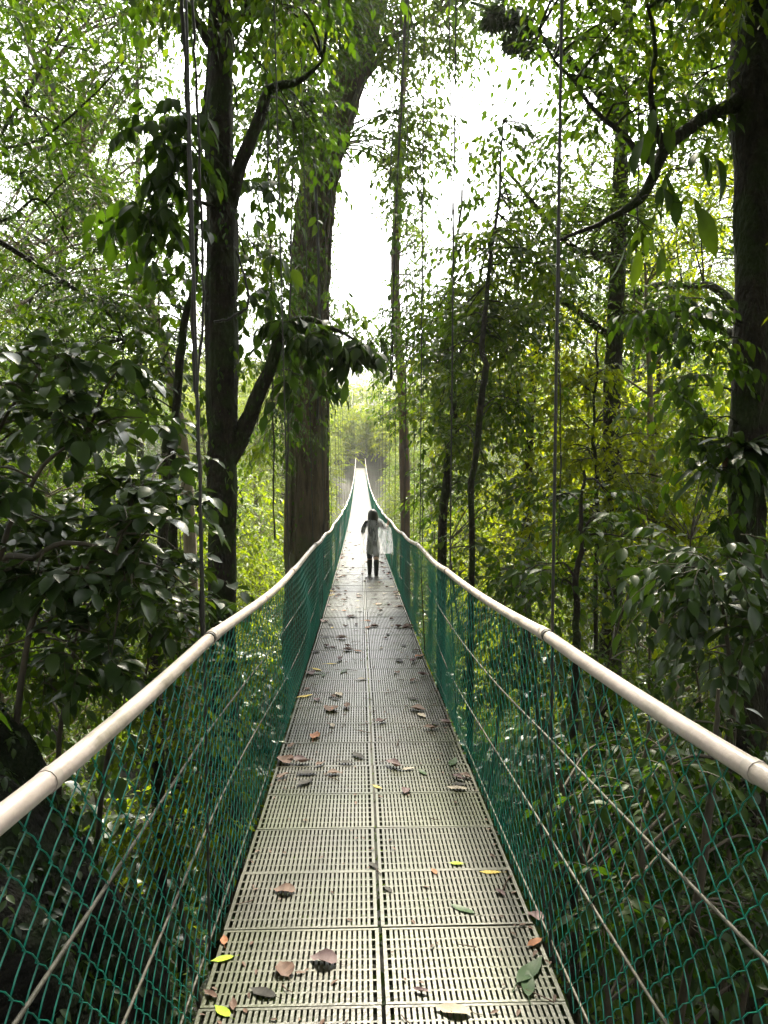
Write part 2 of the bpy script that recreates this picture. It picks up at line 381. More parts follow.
# ------------------------------------------------------------------ trees
def ground_base(p): 
    p=np.asarray(p,float); return np.array([p[0],p[1],float(ground_z(p[0],p[1]))-.15])
def limb(mb, pts, radii, n=24, sides=8, rough=.04, wob=.0, **k):
    P=spline(pts,n); r=np.interp(np.linspace(0,1,n),np.linspace(0,1,len(radii)),radii)
    if wob:
        w=rng.normal(0,wob,(n,3)); w=(w+np.roll(w,1,0)+np.roll(w,-1,0))/3; w[0]=0; P=P+w
    tube(mb,P,r,sides,rough,**k); return P
def shade_clumps(n,xr,yr,lift=0):  # unseen leaf clumps above the frame, added to shade the near deck
    out=[]
    for _ in range(n):
        y=random.uniform(*yr); z=1.65+.66*y+1.7+lift+random.uniform(0,3.6); out.append((random.uniform(*xr),y,z,random.uniform(.75,1.2)))
    return np.array(out)
class Hero:
    """One particular tree: a trunk through given points, limbs, a crown on clumps."""
    def __init__(s,name,top_down,radii,label,bark,cat='tree',sides=14,n=44,group=None,wob=.012,flute=0,rough=.06):
        pts=[np.asarray(p,float) for p in top_down]; b=ground_base(pts[-1]); s.base=b
        s.root=empty(name,b,label,cat,group); s.t=MB(); s.c=MB(); s.bark=bark
        s.P=limb(s.t,pts+[b],radii,n,sides,rough,wob,flute=flute)
    def limb(s,pts,radii,n=18,sides=7,wob=.015): return limb(s.t,pts,radii,n,sides,.05,wob)
    def clumps(s,C,near=None,r=.02,**k):
        """leaf clumps, each joined to the nearest wood by a bough"""
        C=np.asarray(C,float); wood=s.P if near is None else np.asarray(near)
        for c in C:
            d=np.linalg.norm(wood-c[:3]-np.array([0,0,-.25])*c[3],axis=1); w=wood[int(np.argmin(d))]
            mid=.5*(w+c[:3])+np.array([0,0,.12*np.linalg.norm(w-c[:3])])+rng.normal(0,.08*c[3],3)
            P=limb(s.t,[w,mid,c[:3]],[r,r*.7,r*.35],8,5,.05,0)
            for q in range(3):
                e=c[:3]+nrm(rng.normal(0,1,3)*np.array([1,1,.6]))*c[3]*.75
                limb(s.t,[P[5],.5*(P[6]+e)+rng.normal(0,.05*c[3],3),e],[r*.45,r*.3,r*.15],5,4,.0,0)
        foliage(s.c,C,twig=s.t,tr=.0035,**k)
    def done(s,leaf):
        s.t.build('trunk',s.bark,s.root,off=s.base)
        if s.c.n: s.c.build('crown',leaf,s.root,off=s.base)
        return s.root
def CL(rows):
    """px, py, depth, radius in px -> x,y,z,r"""
    return np.array([list(W(x,y,Y))+[r/ppm(Y)] for x,y,Y,r in rows])
def scatter(box_px,Y,n,r,rr=.3):
    x0,y0,x1,y1=box_px
    return [(random.uniform(x0,x1),random.uniform(y0,y1),random.uniform(*Y),random.uniform(*r)) for _ in range(n)]

# 1 the dark forked tree left of the bridge
h=Hero('forked_tree',[W(220,-420,8.4),W(222,-130,8.3),W(220,40,8.3),W(219,150,8.3),W(222,220,8.3),W(221,340,8.3),W(223,470,8.3),W(222,600,8.3)],
       [.07,.10,.125,.145,.165,.175,.16,.15,.2],'dark mossy forked tree just left of the bridge with two thick limbs reaching right',M['bark_dark'],flute=5)
la=h.limb([W(226,215,8.3),W(243,160,8.2),W(262,112,8.2),W(271,90,8.2),W(300,82,8.0),W(322,60,7.9)],[.10,.07,.06,.052,.032,.012])
lb=h.limb([W(224,468,8.3),W(240,435,8.3),W(256,402,8.2),W(270,368,8.2),W(278,338,8.2),W(291,324,8.2),W(316,320,8.2),W(345,333,8.1),W(372,352,8.0)],[.12,.10,.08,.068,.062,.058,.035,.018,.006],30,10)
lc=h.limb([W(222,60,8.3),W(190,10,8.0),W(150,-40,7.6)],[.06,.04,.02])
h.clumps(CL(scatter((150,-120,330,20),(7,9),16,(38,60))+scatter((228,20,330,150),(8.5,11),10,(24,40))),np.vstack([la,lc,h.P[:14]]),.018,
         n_spray=18,K=9,leaf=.115,kind='oval',spray_len=.6,droop=.45,base=.42,hang=.55)
h.clumps(CL([(165,120,7.2,26),(150,128,7.3,24),(185,150,7.2,22),(150,210,7.4,30),(135,215,7.5,26),(175,175,7.2,20),(168,225,7.4,24),(255,190,9,26),(262,260,9,26),(285,345,9,28),(300,380,9,26),(300,335,8.0,20),(322,335,8.0,18),(345,345,8.0,16),(362,352,8.0,13),(282,322,8.1,16),(248,300,9.4,24)]),np.vstack([la,lb,h.P[8:22]]),.012,
         n_spray=11,K=6,leaf=.19,kind='oval',spray_len=.4,droop=.5,base=.25,hang=.7)
h.clumps(shade_clumps(36,(-4,.6),(6.5,14.5)),h.P[:8],.03,n_spray=24,K=10,leaf=.10,spray_len=.8,base=.45)  # out-of-view crown over the walkway, added for its shade
k=rng.integers(12,42,80); pp=h.P[k]+nrm(rng.normal(0,1,(80,3))*np.array([1,1,.1]))*.16
sprays(h.c,pp,nrm(pp-h.P[k])+np.array([0,0,-.6]),.16,4,.085,'oval',.8,rng.uniform(.2,.6,80),hang=.8)
for PP,rr,nn in ((h.P[10:],.155,700),(la,.07,140),(lb,.08,260)):
    k=rng.integers(0,len(PP),nn); dd=nrm(rng.normal(0,1,(nn,3))*np.array([1,1,.3])); add_leaves(h.c,PP[k]+dd*rr*.97+rng.normal(0,.03,(nn,3))*np.array([0,0,1]),dd*.5+np.array([0,0,-.7]),dd+rng.normal(0,.3,(nn,3)),rng.uniform(.03,.075,nn),'long',rng.uniform(0,.3,nn))
h.done(M['leaf'])
# 2 the huge tree behind it
h=Hero('giant_tree',[W(392,-260,21),W(378,-60,20.6),W(366,20,20.4),W(344,92,20.2),W(322,165,20),W(313,230,20),W(310,300,20),W(308,400,20),W(307,560,20)],
       [.22,.3,.36,.40,.44,.46,.47,.49,.53,.8],'massive buttressed tree with fluted brown trunk leaning right above left handrail',M['bark_big'],sides=28,n=70,flute=6,wob=.02)
l2=h.limb([W(326,150,20),W(300,100,19.5),W(270,20,19),W(250,-80,18.5)],[.3,.22,.16,.08],22,10)
l3=h.limb([W(350,90,20.2),W(372,70,20),W(392,40,19.5),W(440,10,19)],[.12,.10,.07,.03])
l4=h.limb([W(318,190,20),W(340,150,19.2),W(356,170,18.8)],[.07,.04,.015])
for q in range(7):                        # vines plastered to the trunk
    x0=random.uniform(-15,15); pts=[]
    for y in (60,160,260,360,460,560):
        p=h.P[int(np.argmin(np.abs(np.array([PX(v)[1] for v in h.P])-y)))]
        a=x0/15*1.3; rr=.50; pts.append(p+np.array([math.sin(a)*rr,-math.cos(a)*rr*.98,0])+rng.normal(0,.05,3))
    limb(h.t,pts,[.03]*6,30,5,.08,.02)
for PP,R0,nn,lf in ((h.P[8:64],.48,420,.10),(l2,.2,60,.12)):
    k=rng.integers(0,len(PP),nn); dd=nrm(rng.normal(0,1,(nn,3))*np.array([1,1,.1])-np.array([0,.5,0])); sprays(h.c,PP[k]+dd*R0,dd*.35+np.array([0,0,-.9]),rng.uniform(.2,.6,nn),6,lf,'oval',.9,rng.uniform(.1,.7,nn),hang=.7)
h.clumps(CL(scatter((330,-40,500,55),(17,21),46,(20,34))+scatter((262,-60,345,130),(16,19),32,(24,40))+scatter((385,40,440,200),(18,20),14,(12,22))),np.vstack([l2,l3,h.P[:22]]),.03,
         n_spray=18,K=9,leaf=.17,spray_len=.8,droop=.4,base=.5,hang=.5)
h.clumps(CL([(300,200,18.6,22),(292,260,18.6,20),(286,310,18.7,22),(303,290,18.4,16),(318,345,18.6,15),(345,330,18.5,15),(352,345,18.4,14),(290,390,18.6,20),(284,440,18.6,18),(335,300,18.6,12),(368,352,18.4,13),(358,318,18.4,11),(378,340,18.4,9)]),h.P[18:48],.016,
         n_spray=14,K=7,leaf=.17,spray_len=.6,droop=.6,base=.5,hang=.7)
h.clumps(CL(scatter((240,90,312,330),(13,18.5),26,(16,28))+scatter((250,330,300,470),(14,19),9,(14,22))),h.P[8:48],.02,n_spray=14,K=8,leaf=.13,spray_len=.6,droop=.7,base=.55,hang=.8)
h.done(M['leaf'])
# 3 the dark trunk at the right edge
h=Hero('epiphyte_tree',[W(775,-420,6.8),W(766,-130,6.6),W(760,0,6.6),W(755,90,6.5),W(757,200,6.5),W(755,330,6.5),W(748,430,6.5),W(747,520,6.5),W(747,620,6.5)],
       [.12,.15,.165,.20,.165,.16,.15,.14,.14,.2],'dark trunk hung with epiphytes at the right edge of the view',M['bark_dark'],flute=4)
r1=h.limb([W(752,100,6.5),W(729,108,6.4),W(690,128,6.2),W(664,150,6.1),W(640,196,6.0),W(604,222,6.0),W(556,240,6.0)],[.13,.06,.052,.05,.04,.022,.010],26)
r2=h.limb([W(664,150,6.1),W(650,100,6),W(655,40,5.9),W(640,-30,5.8)],[.035,.022,.016,.01])
r3=h.limb([W(655,165,6.1),W(615,130,6.3),W(570,80,6.5),W(540,30,6.6)],[.03,.022,.014,.008])
h.clumps(CL(scatter((560,-90,760,20),(5.2,7.5),18,(45,75))+scatter((585,20,720,120),(6.2,8.5),10,(36,56))),np.vstack([r1,r2,r3,h.P[:14]]),.014,
         n_spray=15,K=9,leaf=.095,kind='oval',spray_len=.5,droop=.35,base=.38,hang=.4)
h.clumps(CL([(690,165,5.6,26),(662,200,5.6,26),(676,120,5.7,24),(650,230,5.7,24)]),r1,.008,
         n_spray=3,K=3,leaf=.27,kind='long',spray_len=.25,droop=.9,base=.35,hang=1.6)
h.clumps(CL([(660,300,6.2,30),(690,320,6.2,28),(640,318,6.2,22),(700,370,6.2,34),(712,420,6.2,30),(690,440,6.3,30),(665,390,6.6,30),(716,520,6.1,30),(722,340,6.2,24),(716,470,6.1,26)]),h.P[14:34],.010,
         n_spray=10,K=7,leaf=.12,kind='oval',spray_len=.36,droop=.5,base=.4,hang=.8)
h.clumps(shade_clumps(36,(-.4,4.5),(5,14.5)),h.P[:8],.03,n_spray=24,K=10,leaf=.10,spray_len=.8,base=.4)  # same added shading crown, above the view on the right
h.done(M['leaf'])
# epiphyte rosette clinging to that trunk
mb=MB(); c=W(742,452,6.36); A=rng.uniform(0,2*math.pi,46); el=rng.uniform(-.3,.9,46)
d=np.stack([np.cos(A)*np.cos(el),-np.abs(np.sin(A))*np.cos(el)*.8-.15,np.sin(el)],-1)
add_leaves(mb,np.repeat(c[None],46,0)+d*.03,d,np.array([0,0,1.])+rng.normal(0,.2,(46,3)),rng.uniform(.35,.62,46),'strap',rng.uniform(.2,.6,46))
o=mb.build('epiphyte_rosette',M['leaf_dark']); tag(o,'drooping strap leaved epiphyte clinging to the trunk at the right edge','epiphyte')
mb=MB(); add_leaves(mb,[W(729,440,6.2)],np.array([[-.05,-.1,-1.]]),np.array([[0,-1.,.1]]),.3,'long',[.5])
M['leaf_brown']=leaf_mat('leaf_dead',[(0,(.035,.022,.015)),(.5,(.10,.055,.03)),(1,(.19,.10,.045))],.5,.2,(1.2,1,.8))
tag(mb.build('dead_leaf',M['leaf_brown']),'orange brown dead leaf hanging below the epiphyte on the right trunk','leaf')

def slim(name,pts,r,label,clump,bark='bark_dark',leaf='leaf',lsz=.12,base=.5,ns=12,K=8,kind='lo',sl=.5,droop=.35,hang=.4,br=.012):
    h=Hero(name,pts,r,label,M[bark],sides=9,n=36,wob=.02)
    if len(clump): h.clumps(CL(clump),h.P,br,n_spray=ns,K=K,leaf=lsz,kind=kind,spray_len=sl,droop=droop,base=base,hang=hang)
    return h.done(M[leaf])
slim('slender_tree',[W(503,120,10.5),W(497,200,10),W(488,280,9.6),W(482,345,9.2),W(485,375,9),W(479,420,9),W(474,470,9),W(471,585,9)],[.012,.02,.025,.032,.038,.038,.038,.038,.05],
     'slender dark trunk standing close to the right handrail, nearest of the thin trunks there',
     scatter((480,150,560,330),(9.5,12),26,(20,32))+scatter((440,250,500,340),(9.5,12),12,(18,28))+scatter((425,330,530,480),(9.5,12.5),22,(18,30))+[(503,125,10.5,18),(498,150,10.4,20)],lsz=.115,base=.62,ns=15,kind='oval')
slim('slender_tree',[W(462,190,13.5),W(452,280,13),W(446,345,12.6),W(454,395,12.4),W(449,465,12.3),W(443,560,12.3)],[.02,.03,.05,.065,.07,.075,.08],
     'thin crooked trunk behind the nearest slender trunk right of the bridge',
     scatter((415,290,500,420),(12,15),28,(18,30))+scatter((430,420,475,520),(12.5,15),14,(14,24)),lsz=.13,base=.7,ns=14)
slim('vine_wrapped_tree',[W(410,-40,25),W(402,100,25),W(397,200,25),W(395,300,25),W(403,400,25),W(405,520,25)],[.06,.10,.13,.15,.16,.17,.2],
     'reddish straight trunk wrapped in vines beside the far right handrail',
     scatter((392,60,430,260),(24,26),9,(12,20))+scatter((385,-60,440,30),(23,26),8,(18,30))+scatter((386,270,450,420),(20,26),34,(12,20))+scatter((388,200,440,290),(22,26),8,(10,16)),bark='bark_red',lsz=.15,base=.5,ns=13,sl=.6,br=.03)
slim('slender_tree',[W(212,40,9.4),W(200,165,9.3),W(194,280,9.2),W(181,350,9.1),W(175,430,9),W(172,520,9)],[.02,.03,.04,.05,.052,.055,.06],
     'thin crooked trunk just left of the dark forked tree',
     scatter((120,250,200,420),(9,11),12,(20,34)),lsz=.15,base=.5,ns=10,kind='oval')
slim('slender_tree',[W(166,440,7.3),W(163,520,7.2),W(158,600,7.1),W(156,660,7)],[.03,.045,.055,.06,.07],
     'short thin trunk low on the left behind the large leaved shrub',scatter((120,560,200,640),(6.8,7.8),6,(20,34)),lsz=.13,base=.5,kind='oval')
slim('sapling',[W(598,330,10),W(594,420,10),W(596,480,10),W(597,575,10)],[.012,.02,.028,.03,.035],
     'straight sapling right of the bridge with horizontal boughs of bright leaves',
     scatter((535,350,670,550),(9.4,11.5),36,(22,36)),lsz=.11,base=.72,ns=10,kind='oval',leaf='leaf_lime')
slim('slender_tree',[W(584,470,6.3),W(580,540,6.2),W(577,620,6.1),W(576,700,6)],[.012,.022,.03,.035,.04],
     'thin dark stem rising close behind the right fence',scatter((540,480,640,600),(6,7),9,(24,40)),lsz=.11,base=.5,ns=8,kind='oval')
slim('leaning_tree',[W(10,-10,16),W(48,95,16),W(80,150,16),W(108,200,16),W(140,270,16),W(170,380,16),W(190,520,16)],[.05,.075,.085,.09,.10,.11,.13,.16],
     'pale trunk leaning to the upper left behind the canopy leaves',
     scatter((-10,-40,195,330),(14,18),78,(26,44)),bark='bark_pale',lsz=.115,base=.35,ns=19,K=10,sl=.7,br=.03)
slim('bright_leaved_tree',[W(545,250,15),W(538,330,15),W(530,420,15),W(527,560,15)],[.03,.06,.08,.09,.12],
     'bright yellow green tree standing behind the slender trunks right of the bridge',
     scatter((450,300,610,450),(13.5,16.5),44,(22,36))+scatter((450,450,600,570),(13.5,16.5),24,(22,36)),leaf='leaf_lime',lsz=.14,base=.8,ns=12,sl=.6)
slim('bright_leaved_tree',[W(655,300,17),W(660,380,17),W(652,450,17),W(655,580,17)],[.03,.06,.08,.09,.12],
     'bright yellow green tree standing in the gap left of the right edge trunk',
     scatter((590,360,730,480),(15.5,18.5),40,(24,38))+scatter((580,470,730,580),(15.5,18.5),26,(24,38)),leaf='leaf_lime',lsz=.15,base=.9,ns=12,sl=.6)
slim('slender_tree',[W(138,20,26),W(137,140,26),W(139,240,26),W(140,400,26)],[.05,.08,.1,.11,.14],
     'distant straight trunk in the gap left of the forked tree',scatter((0,-20,205,330),(22,28),44,(22,36)),lsz=.20,base=.55,ns=10,sl=.9,br=.022)
# a tree outside the left edge whose bough reaches in
h=Hero('overhanging_tree',[W(-150,-300,9.5),W(-150,0,9.5),W(-140,300,9.5),W(-140,520,9.5)],[.1,.14,.17,.19,.24],'tree beyond the left edge sending a long bough across the upper left canopy',M['bark_dark'])
o1=h.limb([W(-140,200,9.5),W(-60,215,9.6),W(0,243,9.7),W(55,276,9.8),W(107,312,9.9),W(125,340,10)],[.08,.05,.035,.03,.02,.01],20)
o2=h.limb([W(-60,215,9.6),W(0,220,9.6),W(40,200,9.8),W(75,250,9.9)],[.03,.02,.014,.008])
o3=h.limb([W(-60,215,9.6),W(-10,150,9.8),W(35,80,10),W(70,10,10.2),W(95,-60,10.3)],[.035,.028,.022,.016,.01],20)
o4=h.limb([W(-150,40,9.5),W(-70,10,9.3),W(0,-10,9.2),W(60,-50,9.2)],[.05,.035,.022,.01],16)
o5=h.limb([W(-10,150,9.8),W(40,140,9.4),W(95,90,9.2),W(125,60,9.1)],[.02,.015,.01,.006],14)
h.clumps(CL(scatter((-30,-60,130,120),(8.5,11.5),18,(36,60))+scatter((0,250,130,380),(9,11),14,(26,44))+scatter((-40,120,90,260),(9,11),8,(26,44))),np.vstack([o1,o2,o3,o4,o5,h.P[:20]]),.014,
         n_spray=15,K=9,leaf=.10,kind='oval',spray_len=.5,base=.35)
h.done(M['leaf'])
# mossy bough tree right, further back
h=Hero('mossy_bough_tree',[W(800,-100,15),W(775,100,15),W(760,280,15),W(752,400,15),W(750,560,15)],[.14,.17,.19,.2,.22,.3],'tree behind the right trunk with two bare mossy boughs reaching left',M['bark_dark'])
m1=h.limb([W(758,330,15),W(720,290,14.6),W(690,285,14.5),W(650,290,14.4),W(620,300,14.4),W(598,312,14.4)],[.12,.08,.07,.085,.075,.03],24,8,.04)
m2=h.limb([W(757,350,15),W(710,322,14.3),W(670,314,14.2),W(640,316,14.2),W(612,308,14.2)],[.10,.07,.06,.06,.02],22,8,.04)
tuft=MB()
for P in (m1,m2):
    k=rng.integers(6,len(P),60); p=P[k]+rng.normal(0,.05,(60,3)); add_leaves(tuft,p,np.array([0,0,-1.])+rng.normal(0,.15,(60,3)),rng.normal(0,1,(60,3)),rng.uniform(.2,.6,60),'strap',rng.uniform(.4,1,60))
tb=tuft.build('hanging_moss',M['leaf_lime'],h.root,off=h.base)
h.clumps(CL(scatter((600,250,700,300),(15,17),8,(20,34))+scatter((640,-20,760,240),(14,18),26,(26,44))),np.vstack([m1,m2,h.P[:26]]),.02,n_spray=10,K=8,leaf=.17,spray_len=.6,base=.7)
h.done(M['leaf_lime'])
# crown of a tree to the right whose trunk is hidden: fills the upper right sky
h=Hero('canopy_tree',[W(640,-200,13.5),W(625,60,13.2),W(618,240,13),W(612,420,13),W(612,560,13)],[.06,.1,.13,.15,.17,.24],'broad leafy tree right of the sky gap, trunk half hidden by leaves',M['bark_dark'])
k1=h.limb([W(618,260,13),W(575,250,12.6),W(530,200,12.3),W(505,170,12)],[.09,.06,.04,.015])
k2=h.limb([W(622,120,13),W(570,60,12.8),W(540,40,12.6),W(525,52,12.4)],[.08,.06,.05,.02])
k3=h.limb([W(615,340,13),W(560,300,12.6),W(520,290,12.4)],[.07,.045,.015])
h.clumps(CL(scatter((510,190,660,340),(11.5,14.5),46,(24,40))+scatter((570,0,720,180),(12,15),42,(24,38))+scatter((520,-50,640,70),(11,14),22,(24,38))),np.vstack([k1,k2,k3,h.P[:24]]),.016,
         n_spray=14,K=9,leaf=.115,spray_len=.55,base=.55)
h.done(M['leaf'])
# moss clump hanging at the top
mb=MB(); c=CL([(505,12,12.4,16),(492,18,12.4,12),(520,22,12.4,14),(526,44,12.4,9),(512,40,12.4,6)])
for x in c:
    n_=180; d=nrm(rng.normal(0,1,(n_,3))); add_leaves(mb,x[:3]+d*x[3]*.6*rng.uniform(.1,1,(n_,1)),d+np.array([0,0,-.9]),rng.normal(0,1,(n_,3)),rng.uniform(.10,.24,n_),'long',rng.uniform(0,.5,n_))
P=spline([W(540,34,12.55),W(515,20,12.4),W(488,8,12.4),W(470,2,12.4)],12); tube(mb,P,np.linspace(.07,.02,12),7,.1)
tag(mb.build('moss_clump',M['leaf_dark']),'black hanging clump of moss on a bough at the top of the sky gap','moss')

# ------------------------------------------------------------------ lianas
def liana(pts,r,label,leaves=0,lsz=.12,strands=1,name='hanging_liana'):
    mb=MB(); lf=MB()
    base=np.asarray(pts[-1]); root=empty(name,base,label,'liana')
    for q in range(strands):
        P=spline(np.array(pts)+ (rng.normal(0,.02,3) if q else 0),60); w=np.cumsum(rng.normal(0,.004,(60,3)),0); P=P+w-np.linspace(0,1,60)[:,None]*w[-1]
        tube(mb,P,np.full(60,r)*(1+.15*np.sin(np.arange(60))),6,.08)
        if leaves:
            k=rng.integers(0,60,leaves); sprays(lf,P[k],rng.normal(0,1,(leaves,3))*np.array([1,1,.4]),.12,3,lsz,'oval',.6,rng.uniform(.35,.75,leaves),hang=.8)
    mb.build('stem',M['vine'],root,off=base)
    if lf.n: lf.build('foliage',M['leaf'],root,off=base)
liana([W(180,-60,4.6),W(184,60,4.6),W(187,200,4.6),W(193,340,4.6),W(199,470,4.6),W(204,640,4.6)],.012,'thick dark liana hanging beside the left suspender rope')
liana([W(190,-60,5.2),W(196,150,5.2),W(200,300,5.2),W(197,420,5.2)],.009,'thin liana hanging just right of the thick liana on the left',0)
liana([W(301,-60,11),W(304,60,11),W(309,130,11),W(315,210,11),W(318,330,11),W(317,420,11)],.016,'pair of black lianas hanging in front of the giant trunk',10,.16,2)
liana([W(265,-60,9.5),W(267,100,9.5),W(270,250,9.5),W(273,430,9.5),W(275,540,9.5)],.011,'thin straight liana hanging between the forked tree and the giant trunk',4)
liana([W(292,-40,12),W(294,120,12),W(290,300,12),W(287,480,12)],.014,'thin liana hanging along left side of the giant trunk',8)
liana([W(410,-60,14),W(403,90,14),W(398,180,14),W(394,300,14),W(392,380,14)],.014,'twin liana strands hanging down the right side of the sky gap',16,.17,2)
liana([W(450,-60,13),W(451,150,13),W(452,300,13),W(455,420,13)],.011,'thin leafy liana hanging down the middle of the sky gap',14,.14)
liana([W(237,250,7.8),W(248,300,7.8),W(235,315,7.8),W(214,322,7.8)],.012,'short looping vine crossing the forked trunk')
liana([W(640,60,8),W(636,180,8),W(634,300,8)],.008,'thin liana hanging in the right canopy below the bough',8,.12)
liana([W(560,180,9),W(557,300,9),W(560,420,9),W(557,560,9)],.008,'thin liana hanging right of the nearest right suspender rope',5,.12)
for q,(x,Y) in enumerate([(424,17),(436,18),(470,14),(415,22)]):
    liana([W(x+random.uniform(-4,4),150,Y),W(x,350,Y),W(x+random.uniform(-3,3),560,Y)],.012,['thin liana among the leaves just right of the sky gap','thin liana hanging over the slender crooked trunk','liana dangling beside the slender right trunk','liana close to the reddish vine wrapped trunk'][q],8,.16)

# ------------------------------------------------------------------ near plants
def plant(name,label,stems,clump,leaf,kind,mat,ns,K,sl,base=.4,droop=.35,hang=.35,cat='shrub',group=None,tr=.004,sr=.02):
    base_p=ground_base(stems[0][0]); root=empty(name,base_p,label,cat,group); st=MB(); lf=MB(); wood=[]
    for s in stems:
        P=[base_p+rng.normal(0,.06,3)*np.array([1,1,0])]+[np.asarray(p) for p in s]
        wood.append(limb(st,P,[sr*1.3,sr,sr*.7,sr*.4][:max(2,min(4,len(P)))],22,6,.05,.01))
    wood=np.vstack(wood); C=CL(clump)
    for c in C:
        w=wood[int(np.argmin(np.linalg.norm(wood-c[:3],axis=1)))]
        limb(st,[w,.5*(w+c[:3])+np.array([0,0,.1*np.linalg.norm(w-c[:3])]),c[:3]],[sr*.5,sr*.35,sr*.2],7,4,0,0)
    foliage(lf,C,ns,K,leaf,kind,sl,droop,base,.14,.75,st,tr,hang)
    st.build('stems',M['twig'],root,off=base_p); lf.build('foliage',mat,root,off=base_p); return root
plant('large_leaved_shrub','dark glossy large leaved shrub filling the left side above the handrail',
      [[W(-30,720,4.6),W(0,560,4.5),W(40,470,4.5),W(90,430,4.5)],[W(-20,650,4.6),W(40,555,4.4),W(90,545,4.4),W(130,560,4.4)],[W(-40,600,4.8),W(-10,450,4.8),W(40,370,4.8)],[W(20,680,4.6),W(90,560,4.6),W(140,520,4.6)]],
      scatter((-20,345,150,430),(4.2,5.8),14,(16,30))+scatter((-30,430,150,590),(3.9,5.8),28,(18,32))+scatter((110,440,205,620),(4.6,6.0),16,(18,30))+scatter((-20,560,120,660),(4.2,5.4),10,(18,32)),.122,'round',M['leaf_dark'],6,6,.38,.5,.3,.15,tr=.004,sr=.02)
plant('understory_shrub','shrub of smaller backlit leaves below the large leaved shrub on the left',
      [[W(60,800,5.2),W(70,680,5.2),W(80,620,5.2)],[W(100,800,5.4),W(140,700,5.4),W(150,640,5.4)]],
      scatter((-10,570,190,720),(4.8,6.2),20,(30,46)),.10,'oval',M['leaf'],10,7,.36,.55)
plant('broad_leaf_plant','single large bright leaf reaching in at the left edge above the handrail',
      [[W(-60,800,2.3),W(-50,720,2.25),W(-20,690,2.2)]],[(-26,694,2.2,14)],.21,'oval',M['leaf'],3,2,.1,.2,.2,.2,cat='plant')
plant('fence_side_shrub','leafy shrub seen through the left wire mesh near the forked tree',
      [[W(230,900,6.5),W(235,760,6.5),W(240,690,6.5)],[W(180,900,6.2),W(170,770,6.2),W(160,700,6.2)]],
      scatter((110,660,232,860),(5.4,8),24,(28,42)),.085,'oval',M['leaf_lime'],12,8,.38,.4)
plant('fence_side_shrub','spreading shrub outside the right fence with pale star shaped leaf sprays',
      [[W(640,950,3.6),W(640,800,3.6),W(650,720,3.6)],[W(600,950,3.9),W(570,830,3.9),W(560,770,3.9)],[W(700,900,3.4),W(710,760,3.4),W(720,690,3.4)]],
      scatter((610,700,790,960),(3.2,4.4),26,(34,50))+scatter((560,700,640,860),(4.2,5.4),12,(28,40)),.078,'oval',M['leaf'],12,8,.32,.3)
plant('understory_shrub','dark shrub below the epiphytes at the right edge above the handrail',
      [[W(730,800,4.6),W(730,660,4.5),W(720,590,4.5)],[W(780,760,4.4),W(770,640,4.4),W(760,560,4.4)]],
      scatter((665,540,790,700),(4,5.2),18,(34,52)),.115,'oval',M['leaf_dark'],9,7,.36,.5,.45,.5)
plant('bright_understory_shrub','bright yellow green bush behind the dark shrub on the right',
      [[W(650,760,9),W(650,620,9),W(655,560,9)],[W(700,760,9.4),W(690,620,9.4),W(690,540,9.4)]],
      scatter((575,440,740,640),(8.8,11),34,(24,38)),.12,'oval',M['leaf_lime'],9,7,.45,.6)
plant('understory_shrub','shrub behind right handrail between thin stem and sapling',
      [[W(540,760,7.5),W(530,640,7.5),W(520,580,7.5)],[W(590,760,7.2),W(610,660,7.2),W(620,620,7.2)]],
      scatter((480,540,660,690),(6.6,8.6),26,(28,44)),.095,'oval',M['leaf'],11,7,.4,.42)
plant('understory_shrub','shrub close behind the right fence where the slender trunk meets the handrail',
      [[W(470,700,10),W(455,600,10),W(450,540,10)],[W(500,700,9.5),W(505,600,9.5)]],
      scatter((462,480,545,620),(9.4,12),18,(18,30)),.13,'oval',M['leaf'],8,7,.45,.5)

# ------------------------------------------------------------------ forest behind, from a few kinds
def proto(name,H,crown,nclump,rc,leaf,ns,K,sl,mat,bark,r0,base,label,cat='tree',kind='lo',seed=0,droop=.35,lean=.4):
    """A tree with its origin at the base; crown = (z0,z1,radius)."""
    global rng; rng=np.random.default_rng(seed)
    root=empty(name,(0,0,0),label,cat); t=MB(); c=MB()
    P=limb(t,[(0,0,0),(rng.normal(0,lean*.3),rng.normal(0,lean*.3),H*.35),(rng.normal(0,lean),rng.normal(0,lean),H*.7),(rng.normal(0,lean),rng.normal(0,lean),H)],[r0*1.3,r0,r0*.7,r0*.25],26,8,.05,.02)
    z0,z1,rad=crown; C=[]
    for q in range(nclump):
        a=q*2.399+rng.normal(0,.3); u=rng.uniform(0,1); z=z0+(z1-z0)*u; pr=rad*(.35+.65*math.sin(math.pi*min(.95,.18+.75*u)))
        rr=pr*math.sqrt(rng.uniform(.08,1)); w=P[min(25,int(z/H*25*.9))]
        e=np.array([w[0]+math.cos(a)*rr,w[1]+math.sin(a)*rr,z]); C.append(list(e)+[rc*rng.uniform(.7,1.25)])
        s=P[max(0,min(25,int((z-.45*rr)/H*25)))]; limb(t,[s,.5*(s+e)+np.array([0,0,.1*rr]),e],[r0*.25,r0*.16,r0*.06],8,5,.05,0)
    foliage(c,C,ns,K,leaf,kind,sl,droop,base,.16,.7,hang=.4)
    t.build('trunk',M[bark],root); c.build('crown',M[mat],root); return root
